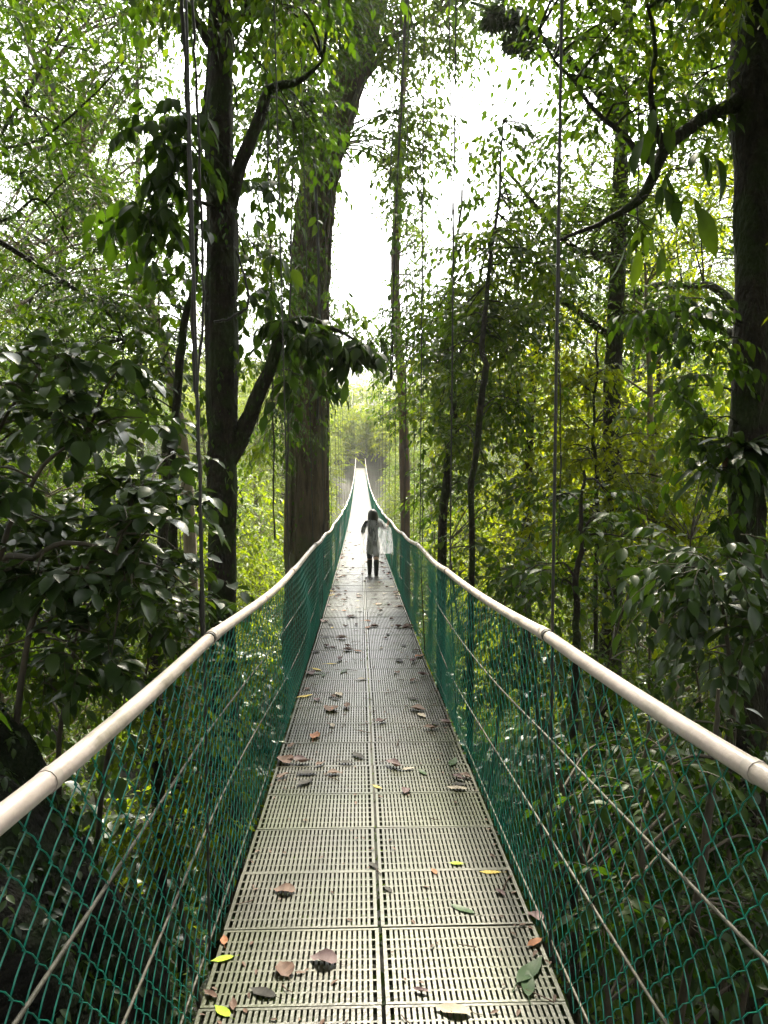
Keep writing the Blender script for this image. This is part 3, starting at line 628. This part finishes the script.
specs={
 'under':[proto('understory_tree',8,(1.2,8.3,2.1),60,.75,.13,15,8,.6,'leaf','bark_dark',.09,.5,'x',seed=11),
          proto('understory_tree',6.5,(.8,6.8,1.9),52,.7,.15,13,8,.6,'leaf_lime','bark_dark',.07,.45,'x',seed=12),
          proto('understory_tree',9.5,(2,9.8,2.0),64,.7,.11,16,8,.55,'leaf','bark_pale',.08,.6,'x',seed=13)],
 'tall': [proto('forest_tree',21,(9,22,4.2),120,1.1,.11,26,12,.95,'leaf','bark_dark',.22,.5,'x',seed=21),
          proto('forest_tree',24,(7,25,3.6),130,1.05,.115,23,12,.9,'leaf_lime','bark_big',.26,.4,'x',seed=22)],
 'shrub':[proto('understory_shrub',2.2,(.2,2.5,1.2),24,.5,.10,13,8,.4,'leaf','twig',.03,.5,'x','shrub','oval',31,.35,.2),
          proto('understory_shrub',2.6,(.2,2.9,1.1),20,.5,.16,9,6,.42,'leaf_dark','twig',.03,.6,'x','shrub','wide',32,.35,.2),
          proto('understory_shrub',1.8,(.1,2.1,1.3),20,.5,.09,13,8,.42,'leaf_lime','twig',.025,.4,'x','shrub','oval',33,.35,.2)]}
rng=np.random.default_rng(99)
LAB={'under':['leafy understory tree','bright leaved understory tree','slim small leaved understory tree'],
     'tall':['tall dark trunked forest tree','tall brown trunked yellow green tree'],
     'shrub':['small leaved slope shrub','broad leaved dark slope shrub','bright green slope shrub']}
used={}
def put(kind,x,y,s,v=None,rz=None):
    L=specs[kind]; v=random.choice((0,1,1,2) if len(L)>2 else (0,1)) if v is None else v
    z=float(ground_z(x,y))-.1; side='left' if x<0 else 'right'
    dist='near' if y<12 else ('mid' if y<35 else 'far')
    where={'near':f'close {side} of the bridge','mid':f'further along, {side} of the bridge','far':f'towards the far end, {side} of the bridge'}[dist]
    label=f'{LAB[kind][v]} {where}'; grp={'under':'understory trees ','tall':'tall trees ','shrub':'shrubs '}[kind]+where
    rz=random.uniform(0,6.28) if rz is None else rz
    if (kind,v) not in used:
        used[kind,v]=1; o=L[v]; o.location=(x,y,z); o.rotation_euler=(0,0,rz); o.scale=(s,s,s); o['label']=label; o['group']=grp
    else: dup(L[v],(x,y,z),rz,s,label,grp)
def blocks_gap(x,y,z0,z1,r):
    for z in np.linspace(z0,z1,5):
        px,py=PX((x,y,z)); rp=r*ppm(y)
        if 60<py<372 and px+rp>338 and px-rp<478+max(0,(120-py)*.3): return True
    return False
placed=[]
def free(x,y,r): return all((x-a)**2+(y-b)**2>(r+c)**2 for a,b,c in placed)
random.seed(5)
n=0
for _ in range(12000):                    # understory
    if n>=150: break
    y=random.uniform(7,80); x=random.choice((-1,1))*random.uniform(3.4,6+y*.62); s=random.uniform(.8,1.35)
    if abs(x)<2.2*s+.9 or (y<14 and abs(x)<4.5): continue
    g=float(ground_z(x,y))
    if random.random()<.72:
        while s>.55 and PX((x,y,g+8.3*s))[1]<(330 if abs(PX((x,y,g))[0]-384)>100 else 370): s-=.05
    if y>16 and blocks_gap(x,y,g+1.5*s,g+8.5*s,2.0*s): continue
    if not free(x,y,.72*s): continue
    px,_=PX((x,y,g+4)); 
    if px<-150 or px>920: continue
    placed.append((x,y,.72*s)); put('under',x,y,s); n+=1
n=0
for _ in range(6000):                     # tall trees
    if n>=26: break
    y=random.uniform(13,95); x=random.choice((-1,1))*random.uniform(4,8+y*.6); s=random.uniform(.8,1.2)
    g=float(ground_z(x,y))
    if abs(x)<(3.2 if y<22 else 9) or blocks_gap(x,y,g+8*s,g+24*s,3.6*s): continue
    if not free(x,y,.6): continue
    px,_=PX((x,y,g+12)); 
    if y>13 and (545<px<725 or 80<px<195) and random.random()<.8: continue
    if px<-160 or px>930: continue
    placed.append((x,y,.6)); put('tall',x,y,s); n+=1
for x,y,s,v in ((-4.2,-6,1.0,0),(4.4,-5,1.0,1),(-4.6,1,.95,0),(4.8,2.5,1.0,0),(-5.2,4.6,.95,0),(6.2,6,1.0,1),(-9,-1,1.1,1),(9.5,-1,1.1,0),(-1,-12,1.1,0),(6,-13,1.1,1),(-8,-13,1.1,1),(-11,8,1.1,0),(12,9,1.0,1),(3.9,-1.5,.85,0),(-3.8,-2.5,.85,0),(4.3,5.2,.95,0),(1.5,-9,1,0),(-4,-9,1,0)): put('tall',x,y,s,v)  # tall trees round the camera, mostly unseen, added to darken the near end
for y in (40,48,56,66,76,86):
    for sd_ in (-1,1):
        x=sd_*random.uniform(3.6,6.5)*(1+.006*y); g=float(ground_z(x,y)); top=CAM[2]+(462-random.uniform(378,398))/760*y
        v=1; put('tall',x,y,max(.3,(top-g)/(25 if v else 22)),v)
for k in range(26):                        # thicket to either side of the near end
    x=random.choice((-1,-1,1))*random.uniform(5.5,15); y=random.uniform(-1,13); s=random.uniform(.6,1.0)
    if -140<PX((x,y,0))[0]<900 and y>1: continue
    put('under' if k%2 else 'shrub',x,y,s if k%2 else s*1.5)
for y in range(20,92,4):
    for sd_ in (-1,1):
        x=sd_*random.uniform(3.7,5.0); put('under',x,y+random.uniform(-1.5,1.5),random.uniform(.75,1.05),1)
n=0
for _ in range(6000):                     # shrubs below and beside the bridge
    if n>=95: break
    y=random.uniform(1.5,46); x=random.choice((-1,1))*random.uniform(1.2,4+y*.4); s=random.uniform(.8,1.4)
    g=float(ground_z(x,y))
    if g+2.9*s>deck_z(y)-.15 and abs(x)<1.9*s+.8: continue
    if not free(x,y,.62*s): continue
    px,py=PX((x,y,g+1)); 
    if px<-120 or px>890: continue
    placed.append((x,y,.62*s)); put('shrub',x,y,s); n+=1
for k,L in specs.items():
    for v,o in enumerate(L):
        if (k,v) not in used:
            for c in list(o.children): bpy.data.objects.remove(c)
            bpy.data.objects.remove(o)

# far wooded hillside, one mass
rng=np.random.default_rng(5)
mb=MB(); C=[]
for _ in range(1500):
    a=rng.uniform(-1.0,1.0); d=rng.uniform(88,150); x=d*math.tan(a*.62); y=d
    g=float(ground_z(x,y)); hgt=13*rng.uniform(.5,1)*(0.5 if abs(x)<7 and y<115 else 1)
    if abs(x)<2.5 and y<96: continue
    z=g+rng.uniform(0,1)*hgt; 
    px,py=PX((x,y,z))
    if 330<px<470 and py<385: continue
    C.append((x,y,z,rng.uniform(1.6,3.0)))
for _ in range(170):
    x=rng.uniform(-9,9); y=rng.uniform(97,116); C.append((x,y,float(ground_z(x,y))+rng.uniform(0,5.5),rng.uniform(.9,1.8)))
for _ in range(900):
    s=rng.choice((-1,1)); y=rng.uniform(30,90); x=s*rng.uniform(20+y*.45,34+y*.62); g=float(ground_z(x,y)); C.append((x,y,g+rng.uniform(0,16),rng.uniform(1.4,2.6)))
foliage(mb,C,16,8,.5,'lo',1.6,.35,.5,.2,.75)
tag(mb.build('distant_forest',M['leaf_far']),'pale hazy forest closing the view beyond the far end of the bridge','forest',kind='stuff')
# ground cover
mb=MB(); n_=9000; y=-2+47*rng.uniform(0,1,n_)**1.7; x=rng.normal(0,1,n_)*(3.5+y*.3); z=ground_z(x,y)
d=rng.normal(0,1,(n_,3)); d[:,2]=np.abs(d[:,2])+.5
sprays(mb,np.stack([x,y,z],-1),d,rng.uniform(.25,.7,n_),6,.13,'lo',.5,rng.uniform(.1,.8,n_))
tag(mb.build('ground_cover',M['leaf']),'low leafy ground cover on the dark ravine slope under the bridge','ground cover',kind='stuff')

tag(ROCK.build('boulder',M['rock']),'dark mossy boulder standing close outside the left mesh fence','boulder')
RV=np.concatenate(ROCK.V); k=rng.integers(150,2300,1500); rd=nrm(RV[k]-np.array([-2.55,3.75,-2.4])); mb=MB(); sprays(mb,RV[k]-rd*.02,rd+np.array([0,0,.3])+rng.normal(0,.5,(1500,3)),rng.uniform(.1,.34,1500),6,.06,'oval',.9,rng.uniform(0,.6,1500),hang=.5)
mb.build('moss_and_ferns',M['leaf_dark'],bpy.data.objects['boulder'])
# ------------------------------------------------------------------ fallen leaves on the deck
rng=np.random.default_rng(21)
def litter_mat(name,a,b,rough=.42):
    return leaf_mat(name,[(0,a),(1,b)],rough+.15,.12,(1.2,1.1,.8),.12)
LM={'brown':litter_mat('litter_brown',(.075,.045,.035),(.15,.095,.075)),'purple':litter_mat('litter_purple',(.085,.055,.06),(.16,.11,.115)),
    'black':litter_mat('litter_black',(.010,.010,.010),(.035,.032,.03)),'orange':litter_mat('litter_orange',(.22,.09,.045),(.32,.15,.08)),
    'yellow':litter_mat('litter_yellow',(.42,.30,.07),(.50,.40,.10)),'lime':litter_mat('litter_lime',(.22,.33,.02),(.34,.46,.03)),
    'green':litter_mat('litter_green',(.018,.045,.018),(.04,.08,.03),.3),'pale':litter_mat('litter_pale',(.26,.22,.17),(.40,.35,.28))}
def litter_mesh(kind,colr,curl):
    tv,tq=TPL[kind]; v=tv.copy(); 
    x,y=v[:,0],v[:,1]; z=.6*curl*(x*x*4.0+.5*(y-.5)**2)+.05*np.sin(y*9+x*7)*abs(curl)
    v=np.stack([x*(1-.25*abs(curl)),y-.5,z-z.min()+.012],-1); mb=MB(); mb.add(v,tq,tint=rng.uniform(.2,.8,len(tq)))
    st=MB(); P=[(0,-.5,float(z[1]-z.min())+.014),(.02,-.62,.03),(.05,-.75,.02)]; tube(mb,spline(P,5),.010,4)
    return mb.mesh('fallen_leaf',LM[colr])
LK=[('wide','brown',.5),('oval','brown',.9),('wide','purple',.6),('oval','black',.4),('oval','orange',.5),('long','yellow',.25),('oval','lime',.3),('long','green',.3),('oval','pale',.5),('oval','purple',1.0)]
LMESH=[litter_mesh(*k) for k in LK]
def deck_hit(px,py):
    """where the sight line through a pixel meets the deck"""
    d=CR@np.array([(px-384)/FPX,-(py-512)/FPX,-1.]); d/=d[1]; y=3.
    for _ in range(60):
        p=CAM+d*y; y=y+(p[2]-deck_z(y))*.9/max(.05,-d[2]-.058) if True else y
    return CAM+d*y
def drop(mi,x,y,size,rz,label,group=None):
    n,t=deck_n(y); o=bpy.data.objects.new('fallen_leaf',LMESH[mi]); COL.objects.link(o)
    m=Matrix(((1,0,0,x),(0,t[1],n[1],y),(0,t[2],n[2],deck_z(y)+.001),(0,0,0,1)))
    o.matrix_world=m@Matrix.Rotation(rz,4,'Z')@Matrix.Scale(size,4)
    tag(o,label,'leaf',group)
for px,py,mi,size,rz,lab in [
    (222,960,6,.085,1.9,'yellow green leaf lying against the left edge of the deck'),(222,1012,6,.085,.8,'bright lime leaf at the bottom left corner of the deck'),
    (323,962,2,.11,1.2,'broad pinkish brown leaf right of centre left on near deck'),(284,971,0,.10,.4,'curled brown leaf beside broad pinkish leaf'),
    (262,994,3,.11,1.1,'blackish leaf with pale tip near the bottom left of the deck'),(224,941,4,.07,.2,'small orange brown leaf at the left deck edge'),
    (284,892,0,.10,1.4,'brown folded leaf alone on the left half of deck'),(490,873,5,.10,1.5,'long yellow leaf lying across the right half of deck'),
    (434,872,4,.06,.3,'small orange leaf left of the long yellow leaf'),(456,864,6,.07,1.4,'small green leaf just above the small orange leaf'),
    (462,910,7,.12,.9,'dark crumpled green leaf on right half of deck'),(534,944,4,.085,2.2,'orange brown leaf at the right deck edge'),
    (530,972,7,.19,-.7,'large dark green leaf at bottom right deck edge'),(528,985,7,.15,-.2,'second dark green leaf overlapping the large one'),
    (500,894,9,.07,.5,'small purple leaf near the right deck edge'),(420,992,9,.06,1.2,'small purplish leaf at the bottom middle of the deck'),
    (373,866,3,.075,.6,'dark curled leaf on the centre seam'),(535,918,2,.08,.6,'purple leaf curled against right fence'),
    (233,1006,1,.07,.2,'brown curled leaf beside the bright lime leaf'),(210,996,1,.07,.9,'small brown leaf tucked under left fence'),
    (452,1012,8,.13,1.3,'pale dry leaf strip at the bottom edge of the deck'),(388,890,3,.06,.5,'small black leaf beside the centre seam')]:
    p=deck_hit(px,py); drop(mi,p[0],p[1],size,rz,lab)
cn={0:'brown',1:'curled brown',2:'dull purple',3:'black',4:'orange brown',5:'yellow',6:'lime',7:'dark green',8:'pale dry',9:'curled purple'}
random.seed(3)
for q in range(272):
    y=4.2+random.random()**1.25*26; x=random.choice((-1,1))*HW*(1-random.random()**1.6*.98)*.93
    mi=random.choice((0,0,1,1,1,2,3,3,3,4,5,7,8,8,9,9)); w='along middle of the deck' if abs(x)<.25 else ('along left side of the deck' if x<0 else 'along right side of the deck')
    drop(mi,x,y,random.uniform(.08,.175),random.uniform(0,6.28),f'{cn[mi]} leaf scattered {w}',f'{cn[mi]} leaves scattered {w}')

mb=MB(); nn=900
yb=2.0+rng.uniform(0,1,nn)**1.2*24; xb=np.sign(rng.normal(0,1,nn))*HW*(1-rng.uniform(0,1,nn)**1.8)*.98
pb_=np.stack([xb,yb,deck_z(yb)+.006],-1); an=rng.uniform(0,6.28,nn)
add_leaves(mb,pb_,np.stack([np.cos(an),np.sin(an),np.full(nn,-.05)],-1),np.array([0,0,1.])+rng.normal(0,.15,(nn,3)),rng.uniform(.012,.04,nn),'lo',rng.uniform(0,1,nn))
for _ in range(70):
    x=random.uniform(-.58,.58); y=2+random.random()*14; a=random.uniform(0,6.28); L=random.uniform(.05,.16)
    P=spline([(x+math.cos(a)*L*t+random.uniform(-.006,.006),y+math.sin(a)*L*t,float(deck_z(y+math.sin(a)*L*t))+.007) for t in (0,.4,1)],6); tube(mb,P,np.linspace(.003,.0015,6),4,tint=.2)
tag(mb.build('leaf_debris',LM['brown']),'dark crumbs of leaf and twig scattered over the deck slots',kind='stuff')
# ------------------------------------------------------------------ the walker
PY=15.9; pb=np.array([W(373,575,PY)[0],PY,deck_z(PY)-.012])
person=empty('person',pb,'person in clear rain poncho and black boots walking away along the bridge','person')
def skin_obj(name,chains,mat,parent,sub=2):
    v=[];e=[];r=[];roots=[]
    idx={}
    for ch in chains:
        prev=None
        for p in ch:
            co,rad=tuple(p[:3]),p[3:]
            if co not in idx: idx[co]=len(v); v.append(co); r.append((rad[0],rad[-1]))
            if prev is not None and prev!=idx[co]: e.append((prev,idx[co]))
            prev=idx[co]
    me=bpy.data.meshes.new(name); me.from_pydata(v,e,[]); me.materials.append(mat)
    o=bpy.data.objects.new(name,me); COL.objects.link(o); o.parent=parent
    md=o.modifiers.new('skin','SKIN'); md.use_smooth_shade=True
    seen=set(); adj={k:[] for k in range(len(v))}
    for a,b in e: adj[a].append(b); adj[b].append(a)
    for k in range(len(v)):
        sv=me.skin_vertices[0].data[k]; sv.radius=r[k]
        if k not in seen:
            sv.use_root=True; st=[k]
            while st:
                z=st.pop()
                if z in seen: continue
                seen.add(z); st+=adj[z]
    s=o.modifiers.new('sub','SUBSURF'); s.levels=sub; s.render_levels=sub
    return o
pel=(0,0,.72,.115,.085)
def arm(s):
    if s>0: return [(.135,0,1.13,.045),(.21,.01,1.02,.04),(.27,.08,1.00,.036),(.315,.15,1.07,.028),(.33,.165,1.10,.026,.018),(.34,.17,1.14,.03,.015)]
    return [(-.135,0,1.13,.045),(-.20,.02,1.0,.04),(-.215,.06,.90,.035),(-.205,.13,.89,.028),(-.20,.15,.89,.026,.018),(-.19,.18,.895,.03,.015)]
chains=[[pel,(0,.0,.86,.095,.075),(0,0,1.0,.11,.08),(0,.0,1.11,.10,.07),(0,.01,1.17,.048),(0,.02,1.22,.05),(0,.025,1.29,.082,.09),(0,.025,1.345,.07,.075)],
        [(0,0,1.11,.10,.07)]+arm(1),[(0,0,1.11,.10,.07)]+arm(-1)]
for s,fy,bk in ((-1,.07,0),(1,-.10,.05)):
    chains.append([pel,(s*.065,0,.68,.085),(s*.068,fy*.45+.03,.40,.058),(s*.068,fy*.75,.36,.056),(s*.068,fy,.10,.036),(s*.07,fy+.01,.045,.036)])
for s in (1,-1):
    w=arm(s)[-1]; d=np.array([.01,.005,.045]) if s>0 else np.array([.01,.045,.004])
    for k in range(5):
        o_=np.array([(k-2)*.011,0,0]) if s>0 else np.array([0,0,(k-2)*.011]); ln=[.7,.9,1,.92,.72][k]
        a=np.array(w[:3])+o_; chains.append([tuple(a)+(.007,),tuple(a+d*.6*ln+np.array([0,.004,0]))+(.0065,),tuple(a+d*1.0*ln+np.array([0,.012,0]))+(.005,)])
body=skin_obj('body',chains,M['skin'],person)
# dark clothing: top and trousers as a slightly fuller shell
skin_obj('clothing',[[(0,0,.72,.135,.10),(0,0,.86,.11,.09),(0,0,1.0,.125,.095),(0,0,1.10,.115,.085)],
   [(0,0,1.10,.115,.085)]+[a[:3]+(a[3]+.012,) for a in arm(1)[:3]],[(0,0,1.10,.115,.085)]+[a[:3]+(a[3]+.012,) for a in arm(-1)[:3]],
   [(0,0,.72,.135,.10),(-.066,.01,.66,.095),(-.068,.05,.42,.07),(-.068,.052,.34,.062)],[(0,0,.72,.135,.10),(.066,0,.66,.095),(.068,-.0,.42,.07),(.068,-.07,.34,.062)]],M['cloth'],person)
for s,fy in ((-1,.07),(1,-.10)):
    skin_obj('boot',[[(s*.068,fy*.72,.375,.066),(s*.068,fy*.9,.2,.056),(s*.069,fy,.085,.05),(s*.069,fy-.02,.03,.042,.036),(s*.07,fy+.06,.035,.046,.04),(s*.072,fy+.15,.03,.04,.035)]],M['boot'],person)
# hair: a cap falling to the shoulders
mb=MB(); rows_=[(1.405,.01),(1.395,.045),(1.365,.082),(1.32,.102),(1.27,.108),(1.22,.112),(1.17,.115),(1.12,.105),(1.09,.07)]
V=[];Sd=20
for z,r in rows_:
    for k in range(Sd):
        a=2*math.pi*k/Sd; open_=.0 if z>1.33 else .5; yy_=math.sin(a); yv=r*yy_*(1.05 if yy_<0 else (1-open_))
        V.append((r*math.cos(a)*(1+.03*math.sin(5*a)), yv+.015, z+.012*math.sin(7*a)*(z<1.15)))
q=[(i*Sd+k,i*Sd+(k+1)%Sd,(i+1)*Sd+(k+1)%Sd,(i+1)*Sd+k) for i in range(len(rows_)-1) for k in range(Sd)]
mb.add(V,q); mb.build('hair',M['hair'],person)
# poncho: thin clear plastic
m,nt,out=new_mat('poncho_plastic')
p=N(nt,'ShaderNodeBsdfPrincipled'); p.inputs['Base Color'].default_value=(.86,.85,.88,1); p.inputs['Roughness'].default_value=.25
tl=N(nt,'ShaderNodeBsdfTranslucent'); tl.inputs['Color'].default_value=(.9,.89,.92,1); tp=N(nt,'ShaderNodeBsdfTransparent')
m1_=N(nt,'ShaderNodeMixShader'); m1_.inputs[0].default_value=.7; nt.links.new(p.outputs[0],m1_.inputs[1]); nt.links.new(tl.outputs[0],m1_.inputs[2])
tc=N(nt,'ShaderNodeTexCoord'); nz=N(nt,'ShaderNodeTexNoise'); nz.inputs['Scale'].default_value=9; mr=N(nt,'ShaderNodeMapRange'); mr.inputs[1].default_value=.35; mr.inputs[2].default_value=.7; mr.inputs[3].default_value=.48; mr.inputs[4].default_value=.92
mp=N(nt,'ShaderNodeMapping'); mp.inputs['Scale'].default_value=(2,2,.5); nt.links.new(tc.outputs['Object'],mp.inputs[0]); nt.links.new(mp.outputs[0],nz.inputs['Vector']); nt.links.new(nz.outputs['Fac'],mr.inputs[0])
m2_=N(nt,'ShaderNodeMixShader'); nt.links.new(mr.outputs[0],m2_.inputs[0]); nt.links.new(m1_.outputs[0],m2_.inputs[1]); nt.links.new(tp.outputs[0],m2_.inputs[2]); nt.links.new(m2_.outputs[0],out.inputs[0])
mb=MB(); Sd=40; V=[]; lev=[(1.17,.085,.08,0),(1.14,.15,.10,0),(1.08,.20,.125,0),(1.0,.235,.15,.02),(.88,.265,.18,.06),(.74,.285,.20,.08),(.60,.305,.215,.09),(.53,.315,.22,.095),(.47,.32,.225,.10)]
for z,rx,ry,sh in lev:
    for k in range(Sd):
        a=2*math.pi*k/Sd; c,s_=math.cos(a),math.sin(a); f=1+(1.17-z)*(.10*math.sin(7*a)+.06*math.sin(11*a+1))
        wing=max(0,c)**2*(.16 if .4<z<1.06 else .05)*(1-abs(z-.85)*.9)
        V.append((rx*c*f+sh*.4+wing, ry*s_*f+.01, z+(.05*max(0,c)**3 if z>1.0 else 0)+.025*math.sin(5*a)*(z<.5)))
q=[(i*Sd+k,i*Sd+(k+1)%Sd,(i+1)*Sd+(k+1)%Sd,(i+1)*Sd+k) for i in range(len(lev)-1) for k in range(Sd)]
mb.add(V,q); pon=mb.build('poncho',m,person)
mb=MB(); V=[]; lev=[(1.20,.095,.07),(1.17,.12,.10),(1.12,.125,.115),(1.07,.10,.11),(1.04,.05,.10)]; Sd=16
for z,rx,ry in lev:
    for k in range(Sd):
        a=math.pi+math.pi*k/(Sd-1); V.append((rx*math.cos(a),ry*math.sin(a)-.02,z))
q=[(i*Sd+k,i*Sd+k+1,(i+1)*Sd+k+1,(i+1)*Sd+k) for i in range(len(lev)-1) for k in range(Sd-1)]
mb.add(V,q); mb.build('hood',m,pon)

# ------------------------------------------------------------------ air, light, view
HAZE=.0004
if HAZE:
    bpy_me=bpy.data.meshes.new('haze'); x0,x1,y0,y1,z0,z1=-232,232,-132,302,-14,62
    v=[(x,y,z) for z in (z0,z1) for y in (y0,y1) for x in (x0,x1)]
    bpy_me.from_pydata(v,[],[(0,2,3,1),(4,5,7,6),(0,1,5,4),(1,3,7,5),(3,2,6,7),(2,0,4,6)])
    m,nt,out=new_mat('haze_air'); pv_=N(nt,'ShaderNodeVolumePrincipled'); pv_.inputs['Color'].default_value=(.97,.98,.94,1); pv_.inputs['Density'].default_value=HAZE; pv_.inputs['Anisotropy'].default_value=.35
    nt.links.new(pv_.outputs[0],out.inputs['Volume']); bpy_me.materials.append(m)
    o=bpy.data.objects.new('haze',bpy_me); COL.objects.link(o); o['kind']='stuff'; o['label']='pale humid haze filling the forest air'
ELEV,ROT=47,6
w=bpy.data.worlds.new('World'); sc.world=w; w.use_nodes=True; nt=w.node_tree; nt.nodes.clear()
sky=N(nt,'ShaderNodeTexSky'); sky.sky_type='NISHITA'; sky.sun_disc=False; sky.sun_elevation=R(ELEV); sky.sun_rotation=R(ROT); sky.air_density=1; sky.dust_density=5; sky.ozone_density=1
hs=N(nt,'ShaderNodeHueSaturation'); hs.inputs['Saturation'].default_value=.07
bg=N(nt,'ShaderNodeBackground'); bg.inputs[1].default_value=.13; wo=N(nt,'ShaderNodeOutputWorld')
nt.links.new(sky.outputs[0],hs.inputs['Color']); nt.links.new(hs.outputs[0],bg.inputs[0]); nt.links.new(bg.outputs[0],wo.inputs[0])
sd=bpy.data.lights.new('sun','SUN'); sd.energy=3.4; sd.angle=R(9); sd.color=(1,.91,.70)
so=bpy.data.objects.new('sun',sd); COL.objects.link(so)
dv=Vector((math.sin(R(ROT))*math.cos(R(ELEV)),math.cos(R(ROT))*math.cos(R(ELEV)),math.sin(R(ELEV))))
so.rotation_euler=dv.to_track_quat('Z','Y').to_euler()
sc.view_settings.view_transform='Standard'; sc.view_settings.look='None'; sc.view_settings.exposure=2.45; sc.view_settings.gamma=1
cy=sc.cycles; cy.max_bounces=7; cy.diffuse_bounces=4; cy.glossy_bounces=3; cy.transmission_bounces=4; cy.transparent_max_bounces=12; cy.volume_bounces=1
cy.use_denoising=True; cy.caustics_reflective=False; cy.caustics_refractive=False; cy.sample_clamp_indirect=6
try: cy.denoiser='OPENIMAGEDENOISE'
except Exception: pass
